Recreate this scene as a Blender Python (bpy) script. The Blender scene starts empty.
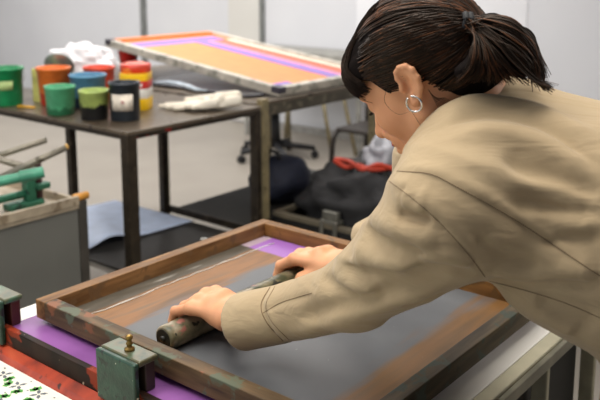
import bpy, bmesh, math, random
import numpy as np
from mathutils import Vector, Matrix
from mathutils.bvhtree import BVHTree
random.seed(7); rng = np.random.default_rng(11)
PI = math.pi
S = bpy.context.scene; COL = S.collection

# ------------------------------------------------------------------ camera model
PITCH = math.radians(10.0); FPX = 822.6*math.cos(PITCH); EYE = 1.6
PPY = -30 + FPX*math.tan(PITCH)
def _n(v): v = np.array(v, float); return v/np.linalg.norm(v)
CFH = _n((.776, .631, 0)); CR = _n((.631, -.776, 0)); ZU = np.array([0, 0, 1.])
CU = ZU*math.cos(PITCH) + CFH*math.sin(PITCH); CF = CFH*math.cos(PITCH) - ZU*math.sin(PITCH)
CAM = np.array([0, 0, EYE])
def ray(x, y): return CR*(x-300) + CF*FPX + CU*(PPY-y)
def P(x, y, d): return CAM + ray(x, y)*(d/FPX)
def atz(x, y, z): r = ray(x, y); return CAM + r*((z-EYE)/r[2])
cd = bpy.data.cameras.new('camera'); cam = bpy.data.objects.new('camera', cd); COL.objects.link(cam)
cd.sensor_width = 36; cd.lens = FPX/600*36; cd.shift_y = -(200-PPY)/600
cam.matrix_world = Matrix(((CR[0], CU[0], -CF[0], 0), (CR[1], CU[1], -CF[1], 0), (CR[2], CU[2], -CF[2], EYE), (0, 0, 0, 1)))
cd.dof.use_dof = True; cd.dof.focus_distance = 1.22; cd.dof.aperture_fstop = 6.0; cd.clip_start = .05
S.camera = cam

# ------------------------------------------------------------------ materials
def lin(c):
    return tuple((v/255/12.92 if v/255 <= .04045 else ((v/255+.055)/1.055)**2.4) for v in c) + (1,)
class NT:
    def __init__(s, name):
        s.m = bpy.data.materials.new(name); s.m.use_nodes = True; s.t = s.m.node_tree; s.N = s.t.nodes; s.L = s.t.links
        s.b = s.N['Principled BSDF']; s.tc = s.N.new('ShaderNodeTexCoord').outputs['Object']
    def put(s, inp, v):
        if hasattr(v, 'links') or hasattr(v, 'is_linked'): s.L.new(v, inp)
        else: inp.default_value = v
    def mapping(s, scale, rot=(0, 0, 0), loc=(0, 0, 0), v=None):
        n = s.N.new('ShaderNodeMapping'); s.L.new(v or s.tc, n.inputs[0]); n.inputs['Scale'].default_value = scale
        n.inputs['Rotation'].default_value = rot; n.inputs['Location'].default_value = loc; return n.outputs[0]
    def noise(s, scale, detail=4, v=None, dist=0, rough=.5):
        n = s.N.new('ShaderNodeTexNoise'); s.L.new(v or s.tc, n.inputs['Vector']); n.inputs['Scale'].default_value = scale
        n.inputs['Detail'].default_value = detail; n.inputs['Distortion'].default_value = dist; n.inputs['Roughness'].default_value = rough
        return n.outputs['Fac']
    def voro(s, scale, v=None):
        n = s.N.new('ShaderNodeTexVoronoi'); s.L.new(v or s.tc, n.inputs['Vector']); n.inputs['Scale'].default_value = scale
        return n.outputs['Color']
    def ramp(s, fac, stops, interp='LINEAR'):
        n = s.N.new('ShaderNodeValToRGB'); s.L.new(fac, n.inputs[0]); e = n.color_ramp.elements; n.color_ramp.interpolation = interp
        while len(e) < len(stops): e.new(.5)
        for i, (p, c) in enumerate(stops): e[i].position = p; e[i].color = c if len(c) == 4 else lin(c)
        return n.outputs[0]
    def mix(s, f, a, b):
        n = s.N.new('ShaderNodeMix'); n.data_type = 'RGBA'; s.put(n.inputs[0], f)
        s.put(n.inputs[6], lin(a) if isinstance(a, tuple) else a); s.put(n.inputs[7], lin(b) if isinstance(b, tuple) else b); return n.outputs[2]
    def math(s, op, a, b=0., c=None):
        n = s.N.new('ShaderNodeMath'); n.operation = op; s.put(n.inputs[0], a); s.put(n.inputs[1], b)
        if c is not None: s.put(n.inputs[2], c)
        return n.outputs[0]
    def step(s, v, lo, hi):
        n = s.N.new('ShaderNodeMapRange'); n.interpolation_type = 'SMOOTHSTEP'; s.put(n.inputs[0], v)
        n.inputs[1].default_value = lo; n.inputs[2].default_value = hi; return n.outputs[0]
    def xyz(s):
        n = s.N.new('ShaderNodeSeparateXYZ'); s.L.new(s.tc, n.inputs[0]); return n.outputs
    def bump(s, h, st=.3, dist=.002):
        n = s.N.new('ShaderNodeBump'); s.L.new(h, n.inputs['Height']); n.inputs['Strength'].default_value = st
        n.inputs['Distance'].default_value = dist; s.L.new(n.outputs[0], s.b.inputs['Normal'])
    def out(s, color=None, rough=.5, metal=0, spec=.5, **k):
        if color is not None: s.put(s.b.inputs['Base Color'], lin(color) if isinstance(color, tuple) else color)
        s.put(s.b.inputs['Roughness'], rough); s.b.inputs['Metallic'].default_value = metal
        s.b.inputs['Specular IOR Level'].default_value = spec
        for q, v in k.items(): s.b.inputs[q].default_value = v
        return s.m
_c = {}
def M(name, col, rough=.5, metal=0, var=.12, scale=14, bump=0, spec=.5, dirt=None, dirt_at=.62, dscale=None, **k):
    """plain material with a mild noise variation, optionally stained with a second colour"""
    if name in _c: return _c[name]
    t = NT(name); a = tuple(max(0, c*(1-var)) for c in col); b = tuple(min(255, c*(1+var)) for c in col)
    n = t.noise(scale); c = t.ramp(n, [(.3, a), (.7, b)])
    if dirt: c = t.mix(t.step(t.noise(dscale or scale*1.7, 6), dirt_at-.03, dirt_at+.03), c, dirt)
    if bump: t.bump(t.noise(scale*6, 5), bump)
    _c[name] = t.out(c, rough, metal, spec, **k); return _c[name]

# ------------------------------------------------------------------ objects
OFF = {}
def tagp(o, label=None, cat=None, group=None, kind=None):
    if label: o['label'] = label
    if cat: o['category'] = cat
    if group: o['group'] = group
    if kind: o['kind'] = kind
    return o
def thing(name, label, cat, loc=(0, 0, 0), group=None):
    o = bpy.data.objects.new(name, None); COL.objects.link(o); o.location = loc; o.empty_display_size = .05
    OFF[o.name] = np.array(loc, float); return tagp(o, label, cat, group)
class MB:
    def __init__(s): s.bm = bmesh.new(); s.mi = 0; s.sm = False
    def face(s, vs):
        try: f = s.bm.faces.new(vs); f.material_index = s.mi; f.smooth = s.sm; return f
        except ValueError: return None
    def box(s, lo, hi, rz=0, pivot=None):
        c = [(lo[0], lo[1]), (hi[0], lo[1]), (hi[0], hi[1]), (lo[0], hi[1])]
        if rz:
            px, py = pivot or ((lo[0]+hi[0])/2, (lo[1]+hi[1])/2); cs, sn = math.cos(rz), math.sin(rz)
            c = [(px+(x-px)*cs-(y-py)*sn, py+(x-px)*sn+(y-py)*cs) for x, y in c]
        return s.prism([(x, y, lo[2]) for x, y in c], (0, 0, hi[2]-lo[2]))
    def prism(s, pts, ext):
        e = Vector(ext); a = [s.bm.verts.new(p) for p in pts]; b = [s.bm.verts.new(Vector(p)+e) for p in pts]; n = len(a)
        s.face(a[::-1]); s.face(b)
        for i in range(n): s.face([a[i], a[(i+1) % n], b[(i+1) % n], b[i]])
        return s
    def rings(s, rs, cap0=True, cap1=True, close=False):
        s.sm = True; vr = [[s.bm.verts.new(p) for p in r] for r in rs]; n = len(vr[0]); m = len(vr)
        for i in range(m if close else m-1):
            A, B = vr[i], vr[(i+1) % m]
            for j in range(n): s.face([A[j], A[(j+1) % n], B[(j+1) % n], B[j]])
        s.sm = False
        if cap0 and not close: s.face(vr[0][::-1])
        if cap1 and not close: s.face(vr[-1])
        return s
    def lathe(s, prof, c=(0, 0, 0), seg=28, M3=None, cap0=True, cap1=True, wob=0):
        rs = []
        for r, z in prof:
            ring = []
            for j in range(seg):
                a = 2*PI*j/seg; v = Vector((max(r, 1e-4)*math.cos(a), max(r, 1e-4)*math.sin(a), z))
                if M3 is not None: v = M3 @ v
                ring.append(v + Vector(c))
            rs.append(ring)
        return s.rings(rs, cap0, cap1)
    def cyl(s, p0, p1, r0, r1=None, seg=16):
        p0 = Vector(p0); p1 = Vector(p1); d = p1-p0; q = d.to_track_quat('Z', 'Y').to_matrix(); r1 = r0 if r1 is None else r1
        return s.lathe([(r0, 0), (r1, d.length)], p0, seg, q)
    def tube(s, pts, r, seg=8, close=False):
        pts = [Vector(p) for p in pts]; n = len(pts); rs = []; up = Vector((.3, .2, 1)).normalized()
        for i, p in enumerate(pts):
            a = pts[(i-1) % n] if (close or i > 0) else p; b = pts[(i+1) % n] if (close or i < n-1) else p
            t = (b-a).normalized(); x = up.cross(t)
            if x.length < .05: x = Vector((1, 0, 0)).cross(t)
            x.normalize(); y = t.cross(x); up = (up - t*up.dot(t)*.0).normalized(); rr = r[i] if hasattr(r, '__len__') else r
            rs.append([p + x*rr*math.cos(2*PI*j/seg) + y*rr*math.sin(2*PI*j/seg) for j in range(seg)])
        return s.rings(rs, True, True, close)
    def build(s, name, mats, parent=None, bevel=0, seg=2, recalc=True):
        if recalc: bmesh.ops.recalc_face_normals(s.bm, faces=s.bm.faces)
        me = bpy.data.meshes.new(name); s.bm.to_mesh(me); s.bm.free()
        return link(name, me, mats, parent, bevel, seg)
def link(name, me, mats, parent=None, bevel=0, seg=2):
    o = bpy.data.objects.new(name, me); COL.objects.link(o)
    for m in (mats if isinstance(mats, (list, tuple)) else [mats]): me.materials.append(m)
    if parent is not None:
        o.parent = parent; off = OFF.get(parent.name, np.zeros(3)); OFF[o.name] = off
        if np.any(off): me.transform(Matrix.Translation(Vector(-off)))
    else:                                     # origin of a single-mesh thing at its base
        if len(me.vertices):
            co = np.empty(len(me.vertices)*3); me.vertices.foreach_get('co', co); co = co.reshape(-1, 3)
            lo, hi = co.min(0), co.max(0); off = np.array([(lo[0]+hi[0])/2, (lo[1]+hi[1])/2, lo[2]])
            me.transform(Matrix.Translation(Vector(-off))); o.location = off; OFF[o.name] = off
    if bevel:
        b = o.modifiers.new('bevel', 'BEVEL'); b.width = bevel; b.segments = seg; b.limit_method = 'ANGLE'; b.angle_limit = .7
    return o
def struct(o): o['kind'] = 'structure'; return o
def box(lo, hi): return MB().box(lo, hi)

# ------------------------------------------------------------------ room
t = NT('floor_vinyl'); n = t.noise(2.2, 5); mfloor = t.out(t.ramp(n, [(.3, (146, 139, 129)), (.7, (155, 148, 138))]), .45, spec=.3)
t = NT('wall_paint'); mwall = t.out(t.ramp(t.noise(1.3, 3), [(.3, (208, 209, 213)), (.7, (215, 216, 219))]), .75, spec=.2)
t = NT('door_paint'); mdoor = t.out(t.ramp(t.noise(1.3, 3), [(.3, (208, 206, 200)), (.7, (216, 214, 207))]), .7, spec=.2)
t = NT('pale_board'); mpale = t.out(t.ramp(t.noise(2, 3), [(.3, (222, 223, 226)), (.7, (230, 230, 233))]), .6, spec=.2)
mseam = M('seam_grey', (112, 114, 112), .7)
XW = 6.2
struct(box((-2.2, -4.2, -.1), (6.4, 12.2, 0)).build('floor', mfloor))
struct(box((XW, -4.2, 0), (XW+.15, 12.2, 3.1)).build('wall_back', mwall))
struct(box((-2.2, 12.05, 0), (XW, 12.2, 3.1)).build('wall_left', mwall))
struct(box((-2.2, -4.2, 0), (XW, -4.05, 3.1)).build('wall_right', mwall))
struct(box((-2.2, -4.2, 3.1), (6.4, 12.2, 3.2)).build('ceiling', M('ceiling_white', (228, 228, 226), .8)))
struct(box((XW-.022, 7.33, 0), (XW, 7.42, 3.1)).build('trim_1', mseam))
struct(box((XW-.022, 5.50, 0), (XW, 5.56, 3.1)).build('trim_2', mseam))
door = struct(box((XW-.02, 5.56, .02), (XW, 6.0, 3.0)).build('door_1', mdoor, None, .004))
struct(box((XW-.006, 2.70, .0), (XW, 4.36, 3.1)).build('trim_3', mpale))
struct(box((XW-.03, -4.0, 0), (XW-.02, 5.5, .07)).build('baseboard_back', M('base_grey', (150, 148, 143), .6)))

# ------------------------------------------------------------------ steel work table (T1)
msteel = M('dark_steel', (62, 54, 44), .38, .55, var=.18, scale=20, bump=.15, dirt=(104, 92, 76), dirt_at=.66)
t = NT('table_top_worn'); c = t.ramp(t.noise(5, 6), [(.3, (88, 76, 62)), (.7, (112, 100, 84))])
c = t.mix(t.step(t.noise(16, 5), .62, .66), c, (60, 48, 40)); mtop = t.out(c, t.math('MULTIPLY_ADD', t.noise(9), .25, .18), .25, .6)
t = NT('apron_paint'); x, y, z = t.xyz(); c = t.ramp(t.noise(12, 5), [(.3, (40, 34, 28)), (.7, (62, 54, 44))])
c = t.mix(t.math('MULTIPLY', t.step(t.noise(14, 3), .56, .6), t.math('MULTIPLY', t.step(x, -.35, -.31), t.math('SUBTRACT', 1., t.step(x, -.14, -.10)))), c, (140, 38, 34)); mapron = t.out(c, .35, .4)
T1 = thing('work_table', 'dark steel work table carrying the paint tubs', 'table', (2.28, 2.82, 0))
ax0, ax1, ay0, ay1 = 1.905, 2.66, 2.385, 3.42
box((ax0, ay0, .985), (ax1, ay1, 1.0)).build('tabletop', mtop, T1, .002)
m = MB()
for lo, hi in (((ax0+.002, ay0+.002, .966), (ax1-.002, ay0+.03, .985)), ((ax0+.002, ay1-.03, .966), (ax1-.002, ay1-.002, .985)), ((ax0+.002, ay0+.03, .966), (ax0+.03, ay1-.03, .985)), ((ax1-.03, ay0+.03, .966), (ax1-.002, ay1-.03, .985))): m.box(lo, hi)
m.build('apron', mapron, T1, .002)
LG = .046
for (x, y) in ((ax0+.001, ay0+.001), (2.05, 2.96), (ax1-LG-.001, ay0+.001), (2.575, 2.96)):
    w = LG if y < 2.5 else .034
    box((x if x < 2.6 else ax1-.029, y, 0), (x+w if x < 2.6 else ax1-.001, y+w, .985)).build('leg', msteel, T1, .003)
box((2.60, ay0+LG, .415), (2.612, 2.96, .45)).build('rail', msteel, T1, .002)
box((2.084, 2.962, .37), (2.575, 2.99, .374)).build('rail', msteel, T1, .002)
box((ax0+.052, ay0+.01, .37), (ax1-LG-.002, ay0+.035, .40)).build('rail', msteel, T1, .002)
mshelf = M('shelf_pale', (196, 190, 182), .5)
box((ax0+.052, ay0+.036, .375), (2.574, 3.38, .398)).build('shelf', mshelf, T1, .002)
# dark panel and blue sheet on the shelf
tagp(box((1.954, 2.44, .399), (2.572, 2.93, .412)).build('board', M('black_board', (47, 45, 43), .35), None, .002), 'flat black board lying on the low shelf under the steel table', 'board')
# blue sheet
m = MB(); nu, nv = 26, 14; m.sm = True
c00, c10, c11, c01 = Vector((1.985, 2.79, .415)), Vector((2.57, 2.745, .415)), Vector((2.555, 3.32, .415)), Vector((2.38, 3.34, .415))
g = []
for i in range(nu+1):
    row = []
    for j in range(nv+1):
        u, v = i/nu, j/nv; p = (c00*(1-u)+c10*u)*(1-v) + (c01*(1-u)+c11*u)*v
        lift = .035*math.exp(-((u-.22)/.16)**2)*(1-v)**1.2 + .003
        row.append(m.bm.verts.new(p + Vector((0, 0, lift))))
    g.append(row)
for i in range(nu):
    for j in range(nv): m.face([g[i][j], g[i+1][j], g[i+1][j+1], g[i][j+1]])
o = m.build('paper_sheet', M('sheet_blue', (200, 214, 240), .5, var=.04)); tagp(o, 'large light blue sheet curling up on the black board under the table', 'paper')
sm = o.modifiers.new('t', 'SOLIDIFY'); sm.thickness = .002; sm.offset = 1

# ------------------------------------------------------------------ second table (T2), black chest
molive = M('olive_steel', (138, 126, 94), .5, .05, var=.12, scale=20, dirt=(96, 84, 60), dirt_at=.64)
T2 = thing('side_table', 'olive-legged steel table under the tilted orange screen', 'table', (3.2, 3.1, 0))
bx0, bx1, by0, by1 = 2.70, 3.75, 2.455, 3.95
box((bx0, by0, .985), (bx1, by1, 1.0)).build('tabletop', mtop, T2, .002)
m = MB()
for lo, hi in (((bx0+.002, by0+.002, .93), (bx1-.002, by0+.03, .985)), ((bx0+.002, by1-.03, .93), (bx1-.002, by1-.002, .985)), ((bx0+.002, by0+.03, .93), (bx0+.03, by1-.03, .985)), ((bx1-.03, by0+.03, .93), (bx1-.002, by1-.03, .985))): m.box(lo, hi)
m.build('apron', M('apron_grey', (84, 78, 66), .4, .4, dirt=(120, 112, 94)), T2, .002)
for (x, y, h_) in ((bx0+.002, by0-.036, 1.022), (bx1-.045, by0+.032, .985), (2.80, 3.205, .985), (bx1-.045, 3.27, .985)):
    box((x, y, 0), (x+(.048 if h_ > 1 else .034), y+.034, h_)).build('leg', molive, T2, .003)
box((2.664, by0+.012, .40), (bx1-.045, 2.96, .425)).build('shelf', M('shelf_dark', (38, 36, 33), .6), T2, .003)
ch = thing('low_trunk', 'low black trunk with olive rim holding the dark bags', 'trunk', (3.3, 1.9, 0))
m = MB(); x0, x1, y0, y1 = 2.80, 3.95, 1.25, 2.445
for lo, hi in (((x0, y0, .0), (x0+.02, y1, .45)), ((x1-.02, y0, 0), (x1, y1, .45)), ((x0+.02, y0, 0), (x1-.02, y0+.02, .45)), ((x0+.02, y1-.02, 0), (x1-.02, y1, .45)), ((x0+.02, y0+.02, .36), (x1-.02, y1-.02, .39))): m.box(lo, hi)
m.build('body', M('trunk_black', (24, 23, 22), .5), ch, .003)
m = MB()
for lo, hi in (((x0-.004, y0-.004, .45), (x0+.028, y1, .472)), ((x1-.028, y0, .45), (x1+.004, y1, .472)), ((x0+.028, y0-.004, .45), (x1-.028, y0+.028, .472)), ((x0+.028, y1-.028, .45), (x1-.028, y1, .472))): m.box(lo, hi)
m.build('rim', M('rim_olive', (108, 100, 84), .45, .2), ch, .002)
m = MB(); m.box((x0-.006, 2.06, .473), (x0+.045, 2.155, .49)); m.box((x0-.012, 2.06, .42), (x0-.005, 2.08, .49)); m.box((x0-.012, 2.135, .42), (x0-.005, 2.155, .49)); m.box((x0+.0, 2.065, .49), (x0+.03, 2.15, .53))
m.build('latch', M('latch_metal', (140, 138, 128), .35, .7), ch, .004)

# ------------------------------------------------------------------ bags and soft bundles
def blob(name, c, r, mat, label, cat, seed=0, bx=None, amp=.12, zmin=None, sub=4, group=None, parent=None, freq=1.0):
    from mathutils import noise
    bm = bmesh.new(); bmesh.ops.create_icosphere(bm, subdivisions=sub, radius=1)
    for v in bm.verts:
        d = v.co.copy(); k = 1 + amp*noise.noise(d*1.6*freq + Vector((seed, 0, 0)))*2 + amp*.7*(1-abs(noise.noise(d*3.3*freq + Vector((0, seed, 3)))))*1.2 - amp*.7
        v.co = Vector((d.x*r[0], d.y*r[1], d.z*r[2]))*k + Vector(c)
        if bx:
            for k_ in (0, 1): v.co[k_] = min(max(v.co[k_], bx[2*k_]), bx[2*k_+1])
        if zmin is not None and v.co.z < zmin: v.co.z = zmin + (v.co.z-zmin)*.02
    for f in bm.faces: f.smooth = True
    me = bpy.data.meshes.new(name); bm.to_mesh(me); bm.free(); o = link(name, me, mat, parent)
    if label: tagp(o, label, cat, group)
    return o
mblk = M('bag_black', (32, 31, 32), .75, scale=30, bump=.4); mnavy = M('bag_navy', (28, 32, 50), .7, scale=30, bump=.4)
zb = .3925; c = atz(290, 196, .50)
bg = thing('backpack', 'round navy backpack on the low shelf of the olive-legged table', 'bag', (3.07, 2.64, .426))
blob('bag_body', (3.09, 2.64, .54), (.18, .14, .13), mnavy, None, None, 2, zmin=.426, parent=bg, amp=.07, bx=(2.93, 3.3, 2.49, 2.80))
m = MB(); m.tube([(3.04, 2.60, .64), (3.02, 2.60, .69), (3.03, 2.66, .70), (3.06, 2.70, .66)], .009); m.build('strap', mblk, bg)
c = atz(345, 196, .48)
bg = thing('coat_pile', 'heap of black coats filling the trunk', 'clothes', (c[0], c[1], zb))
blob('coat', (3.12, 2.02, .51), (.29, .44, .20), mblk, None, None, 5, zmin=zb, parent=bg, amp=.16, freq=2.0, bx=(2.835, 3.8, 1.3, 2.415))
m = MB()
for q in range(4): m.tube([(2.97+.07*k, 1.92+.09*q+.06*math.sin(k*1.3+q), .70+.03*math.sin(k*.9+q)) for k in range(5)], .012)
m.build('fold', M('fold_grey', (66, 64, 60), .8), bg)
# red straps
m = MB()
p0 = [atz(334, 164, .74), atz(345, 171, .71), atz(358, 170, .72), atz(372, 174, .71), atz(392, 172, .71)]
p1 = [atz(336, 163, .72), atz(350, 166, .74), atz(362, 174, .71), atz(378, 169, .73), atz(396, 175, .70)]
def smooth_path(pts, n=24):
    pts = [np.array(p, float) for p in pts]; Pp = [2*pts[0]-pts[1]] + pts + [2*pts[-1]-pts[-2]]; out = []
    for i in range(len(pts)-1):
        a, b, c, d = Pp[i:i+4]
        for k in range(n//(len(pts)-1)+1):
            t_ = k/(n//(len(pts)-1)+1); out.append(.5*((2*b)+(-a+c)*t_+(2*a-5*b+4*c-d)*t_*t_+(-a+3*b-3*c+d)*t_**3))
    out.append(pts[-1]); return out
m.tube(smooth_path([v+np.array([0, 0, .02]) for v in p0], 24), .012, 10); m.tube(smooth_path([v+np.array([0, 0, .02]) for v in p1], 24), .010, 10)
tagp(m.build('strap', M('strap_red', (172, 52, 28), .6)), 'bright red-orange strap draped over the black coats', 'strap')
blob('plastic_bag', atz(386, 158, .74), (.12, .09, .10), M('bag_white', (150, 150, 156), .4, bump=.3), 'crumpled whitish bag behind the red strap', 'bag', 3, amp=.2, sub=4, freq=1.5)

# ------------------------------------------------------------------ far furniture
oc = thing('office_chair', 'black swivel office chair on castors behind the tables', 'chair', (5.16, 4.47, 0))
mch = M('chair_black', (22, 22, 25), .5); cx, cy = 5.16, 4.47
m = MB(); m.cyl((cx, cy, .1), (cx, cy, .43), .05, .035, 20); m.build('column', mch, oc)
for k in range(5):
    a = 2*PI*k/5+.35; ex, ey = cx+.34*math.cos(a), cy+.34*math.sin(a)
    m = MB(); m.cyl((cx, cy, .13), (ex, ey, .09), .032, .02, 10); arm = m.build('base_arm', mch, oc)
    m = MB(); d = Vector((-math.sin(a), math.cos(a), 0))*.022; c = Vector((ex, ey, .034)); m.cyl(c-d, c-d*.25, .033, seg=18); m.cyl(c+d*.25, c+d, .033, seg=18); m.cyl((ex, ey, .03), (ex, ey, .09), .008); m.build('castor', mch, arm)
m = MB(); m.lathe([(.02, .43), (.2, .44), (.25, .46), (.25, .50), (.2, .52), (.02, .525)], (cx, cy, 0), 32); m.build('seat', mch, oc)
m = MB(); m.box((cx+.20, cy-.2, .58), (cx+.25, cy+.2, .76)); m.build('backrest', mch, oc, .03, 4)
m = MB(); m.tube([(cx+.1, cy, .43), (cx+.28, cy, .45), (cx+.285, cy, .70)], .018); m.build('back_support', mch, oc)

mgrey = M('ledge_grey', (148, 147, 141), .6)
ct = thing('wall_counter', 'long grey counter standing along the back wall', 'counter', (5.9, 4.7, 0))
box((5.72, 3.95, .70), (6.17, 5.40, .86)).build('worktop', mgrey, ct, .006)
for y in (4.0, 5.34): box((5.74, y, 0), (5.775, y+.035, .70)).build('leg', mgrey, ct, .003)
# slanted trestle and tubular chair in front of the counter
st = thing('trestle', 'olive trestle with thin splayed legs in front of the counter', 'trestle', (5.55, 4.4, 0))
box((5.52, 3.95, .70), (5.69, 4.95, .73)).build('crossbar', molive, st, .003)
for a, b in (((5.56, 4.66, .70), (5.58, 4.66, 0)), ((5.55, 4.30, .70), (5.52, 4.13, 0)), ((5.64, 4.70, .70), (5.68, 4.80, 0)), ((5.64, 4.15, .70), (5.67, 3.98, 0))):
    m = MB(); m.cyl(a, b, .016); m.build('leg', molive, st)
tc = thing('tubular_chair', 'dark tubular-framed chair behind the trunk, partly hidden by hair', 'chair', (5.0, 3.3, 0))
mtb = M('tube_dark', (52, 46, 42), .4, .4)
for dy in (0, -.42):
    m = MB(); m.tube(smooth_path([(4.62, 3.46+dy, 0), (4.62, 3.46+dy, .25), (4.66, 3.46+dy, .42), (4.80, 3.46+dy, .44), (5.05, 3.46+dy, .44)], 20), .02, 10); m.build('side_frame', mtb, tc)
    m = MB(); m.cyl((5.05, 3.46+dy, 0), (5.08, 3.46+dy, .86), .016); m.build('rear_leg', mtb, tc)
box((4.64, 3.06, .445), (5.06, 3.44, .475)).build('seat', mtb, tc, .008)
box((5.03, 3.06, .62), (5.06, 3.44, .86)).build('backrest', mtb, tc, .008)

# ------------------------------------------------------------------ tilted orange screen
sc_ = thing('printing_screen', 'long tilted silkscreen with orange and purple stripes on the far table', 'screen', (3.0, 2.6, 1.0))
# local frame: e1 along length (right end low -> left end high), e2 across (world X), e3 normal
D0 = Vector((2.90, 2.49, 1.004)); A0 = Vector((2.90, 3.80, 1.168)); e1 = (A0-D0).normalized(); e2 = Vector((1, 0, 0)); e3 = e2.cross(e1)*1
if e3.z < 0: e3 = -e3
LS = (A0-D0).length; WS = .86; TH = .042; FW = .045
def sp(a, b, c): return D0 + e1*a + e2*b + e3*c
def sbox(m, a0, a1, b0, b1, c0, c1):
    return m.prism([sp(a0, b0, c0), sp(a1, b0, c0), sp(a1, b1, c0), sp(a0, b1, c0)], e3*(c1-c0))
mframe2 = M('frame_white_worn', (186, 180, 168), .5, .05, scale=10, dirt=(146, 144, 132), dirt_at=.57)
mor = M('ink_orange', (226, 128, 62), .4, var=.04)
for q, (a0, a1, b0, b1) in enumerate(((0, LS, 0, FW), (0, LS, WS-FW, WS), (0, FW, FW, WS-FW), (LS-FW, LS, FW, WS-FW))):
    m = MB(); sbox(m, a0, a1, b0, b1, 0, TH); o = m.build('frame_rail', mframe2 if q != 3 else mor, sc_, .003)
for a0 in (-.001, LS-.05):
    m = MB(); sbox(m, a0, a0+.051, -.001, .05, TH*.3, TH+.001); m.build('corner_tape', M('tape_dark', (58, 56, 66), .5), sc_)
# mesh with stripes, object coordinates rebuilt along the frame axes
m = MB(); 
def strip(m, a0, a1, b0, b1, mi, c=.028):
    m.mi = mi; m.face([m.bm.verts.new(sp(a, b, c)) for a, b in ((a0, b0), (a1, b0), (a1, b1), (a0, b1))])
a0, a1, b0, b1 = FW-.002, LS-FW+.002, FW-.002, WS-FW+.002
ws = [(b0, b0+.03, 1), (b0+.03, b0+.46, 0), (b0+.46, b0+.56, 1), (b0+.56, b0+.605, 2), (b0+.605, b0+.72, 3), (b0+.72, b1, 4)]
for (p, q, k) in ws: strip(m, a0, a1-.17, p, q, k)
strip(m, a1-.17, a1-.05, b0, b1-.05, 1); strip(m, a1-.05, a1, b0, b1, 0); strip(m, a1-.17, a1-.05, b1-.05, b1, 0)
strip(m, a0, a0+.08, b0, b0+.16, 1, .0285)
o = m.build('mesh', [M('ink_orange_mesh', (240, 140, 78), .5, var=.03), M('ink_purple', (140, 112, 190), .5, var=.04), M('ink_pink', (246, 140, 166), .5, var=.04), M('ink_salmon', (206, 100, 72), .5, var=.05), M('ink_cream', (236, 218, 200), .5, var=.03)], sc_)
sd = o.modifiers.new('t', 'SOLIDIFY'); sd.thickness = .002
# red bucket holding the raised end
m = MB(); m.lathe([(.035, 0), (.037, .004), (.058, .140), (.061, .140), (.061, .144), (.056, .144), (.034, .008), (.001, .008)], (2.975, 3.69, 1.0), 32, cap1=False)
tagp(m.build('bucket', M('bucket_red', (200, 34, 30), .35)), 'red tapered plastic bucket propping up the raised end of the tilted screen', 'bucket')
# black folder
m = MB(); m.prism([(2.78, 3.30, 1.002), (2.79, 2.60, 1.002), (2.88, 2.56, 1.002), (3.28, 2.95, 1.002), (3.25, 3.42, 1.002), (2.95, 3.40, 1.002)], (0, 0, .014))
fo = tagp(m.build('folder', M('folder_black', (50, 48, 54), .22), None, .005), 'glossy black folder lying under the tilted screen', 'folder')
m = MB(); q = [(2.80+.04*math.sin(k*.9), 3.26-.07*k, 1.0175+.003*math.sin(k*2)) for k in range(7)]; m.tube(q, [.004, .012, .016, .015, .014, .010, .003], 8)
m.build('folder_gloss', M('gloss_pale', (172, 184, 196), .2), fo)  # pale strip standing in for the bluish gloss on the folder

# ------------------------------------------------------------------ paint tubs
def tub(name, x, y, r, h, mat, inner, label, cat='tub', lip=.004, taper=.92, z=1.0, extra=None):
    th = thing(name, label, cat, (x, y, z)); w = .0035
    m = MB(); m.lathe([(r*taper-.004, 0), (r*taper, .004), (r, h-.012), (r+lip, h-.011), (r+lip, h-.001), (r+lip-.002, h), (r-w, h), (r-w-.001, h-.012), (r*taper-w, h*.45)], (x, y, z), 32, cap1=False)
    m.build('wall', mat, th)
    m = MB(); m.lathe([(.001, 0), (r*.93-w, .002), (r*.96-w, .004)], (x, y, z+h*.62), 28, cap1=False); m.build('paint', inner, th)
    th['group'] = 'paint tubs and cups on the work table'; return th
def wrap_label(th, x, y, z, r, h0, h1, a0, a1, mat, name='label', n=16, tk=.0012, taper=1):
    m = MB(); m.sm = True; g = []
    for i in range(n+1):
        a = a0+(a1-a0)*i/n; g.append([m.bm.verts.new((x+(r*(taper if k == 0 else 1)+tk)*math.cos(a), y+(r*(taper if k == 0 else 1)+tk)*math.sin(a), z+hh)) for k, hh in enumerate((h0, h1))])
    for i in range(n): m.face([g[i][0], g[i+1][0], g[i+1][1], g[i][1]])
    o = m.build(name, mat, th); s_ = o.modifiers.new('t', 'SOLIDIFY'); s_.thickness = .0008; return o
AC = math.atan2(-.631, -.776)       # azimuth that faces the camera
mpaper = M('label_paper', (222, 212, 196), .7, scale=40)
def dripped(name, top, low, zc, amp=.03, rough=.4):
    t = NT(name); x, y, z = t.xyz(); f = t.math('ADD', z, t.math('MULTIPLY_ADD', t.noise(40, 3), amp, -amp/2)); k = t.step(f, zc, zc+.006)
    return t.out(t.mix(k, low, t.ramp(t.noise(25), [(.3, tuple(v*.88 for v in top)), (.7, tuple(min(255, v*1.08) for v in top))])), rough)
def a1(px, py): q = atz(px, py, 1.0); return float(q[0]), float(q[1])
GX, GY = a1(7, 104.5); DX, DY = a1(125.5, 119.5); KX, KY = a1(137, 108)
gj = tub('paint_tub', GX, GY, .076, .170, M('green_tub', (28, 146, 88), .35, dirt=(60, 160, 108), dirt_at=.64), M('green_paint', (16, 92, 58), .3), 'large green paint tub at the far left end of the table', lip=.006)
wrap_label(gj, GX, GY, 1.0, .0755, .075, .115, AC-.15, AC+.75, M('label_lime', (178, 200, 132), .6, scale=40), taper=.97)
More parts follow.
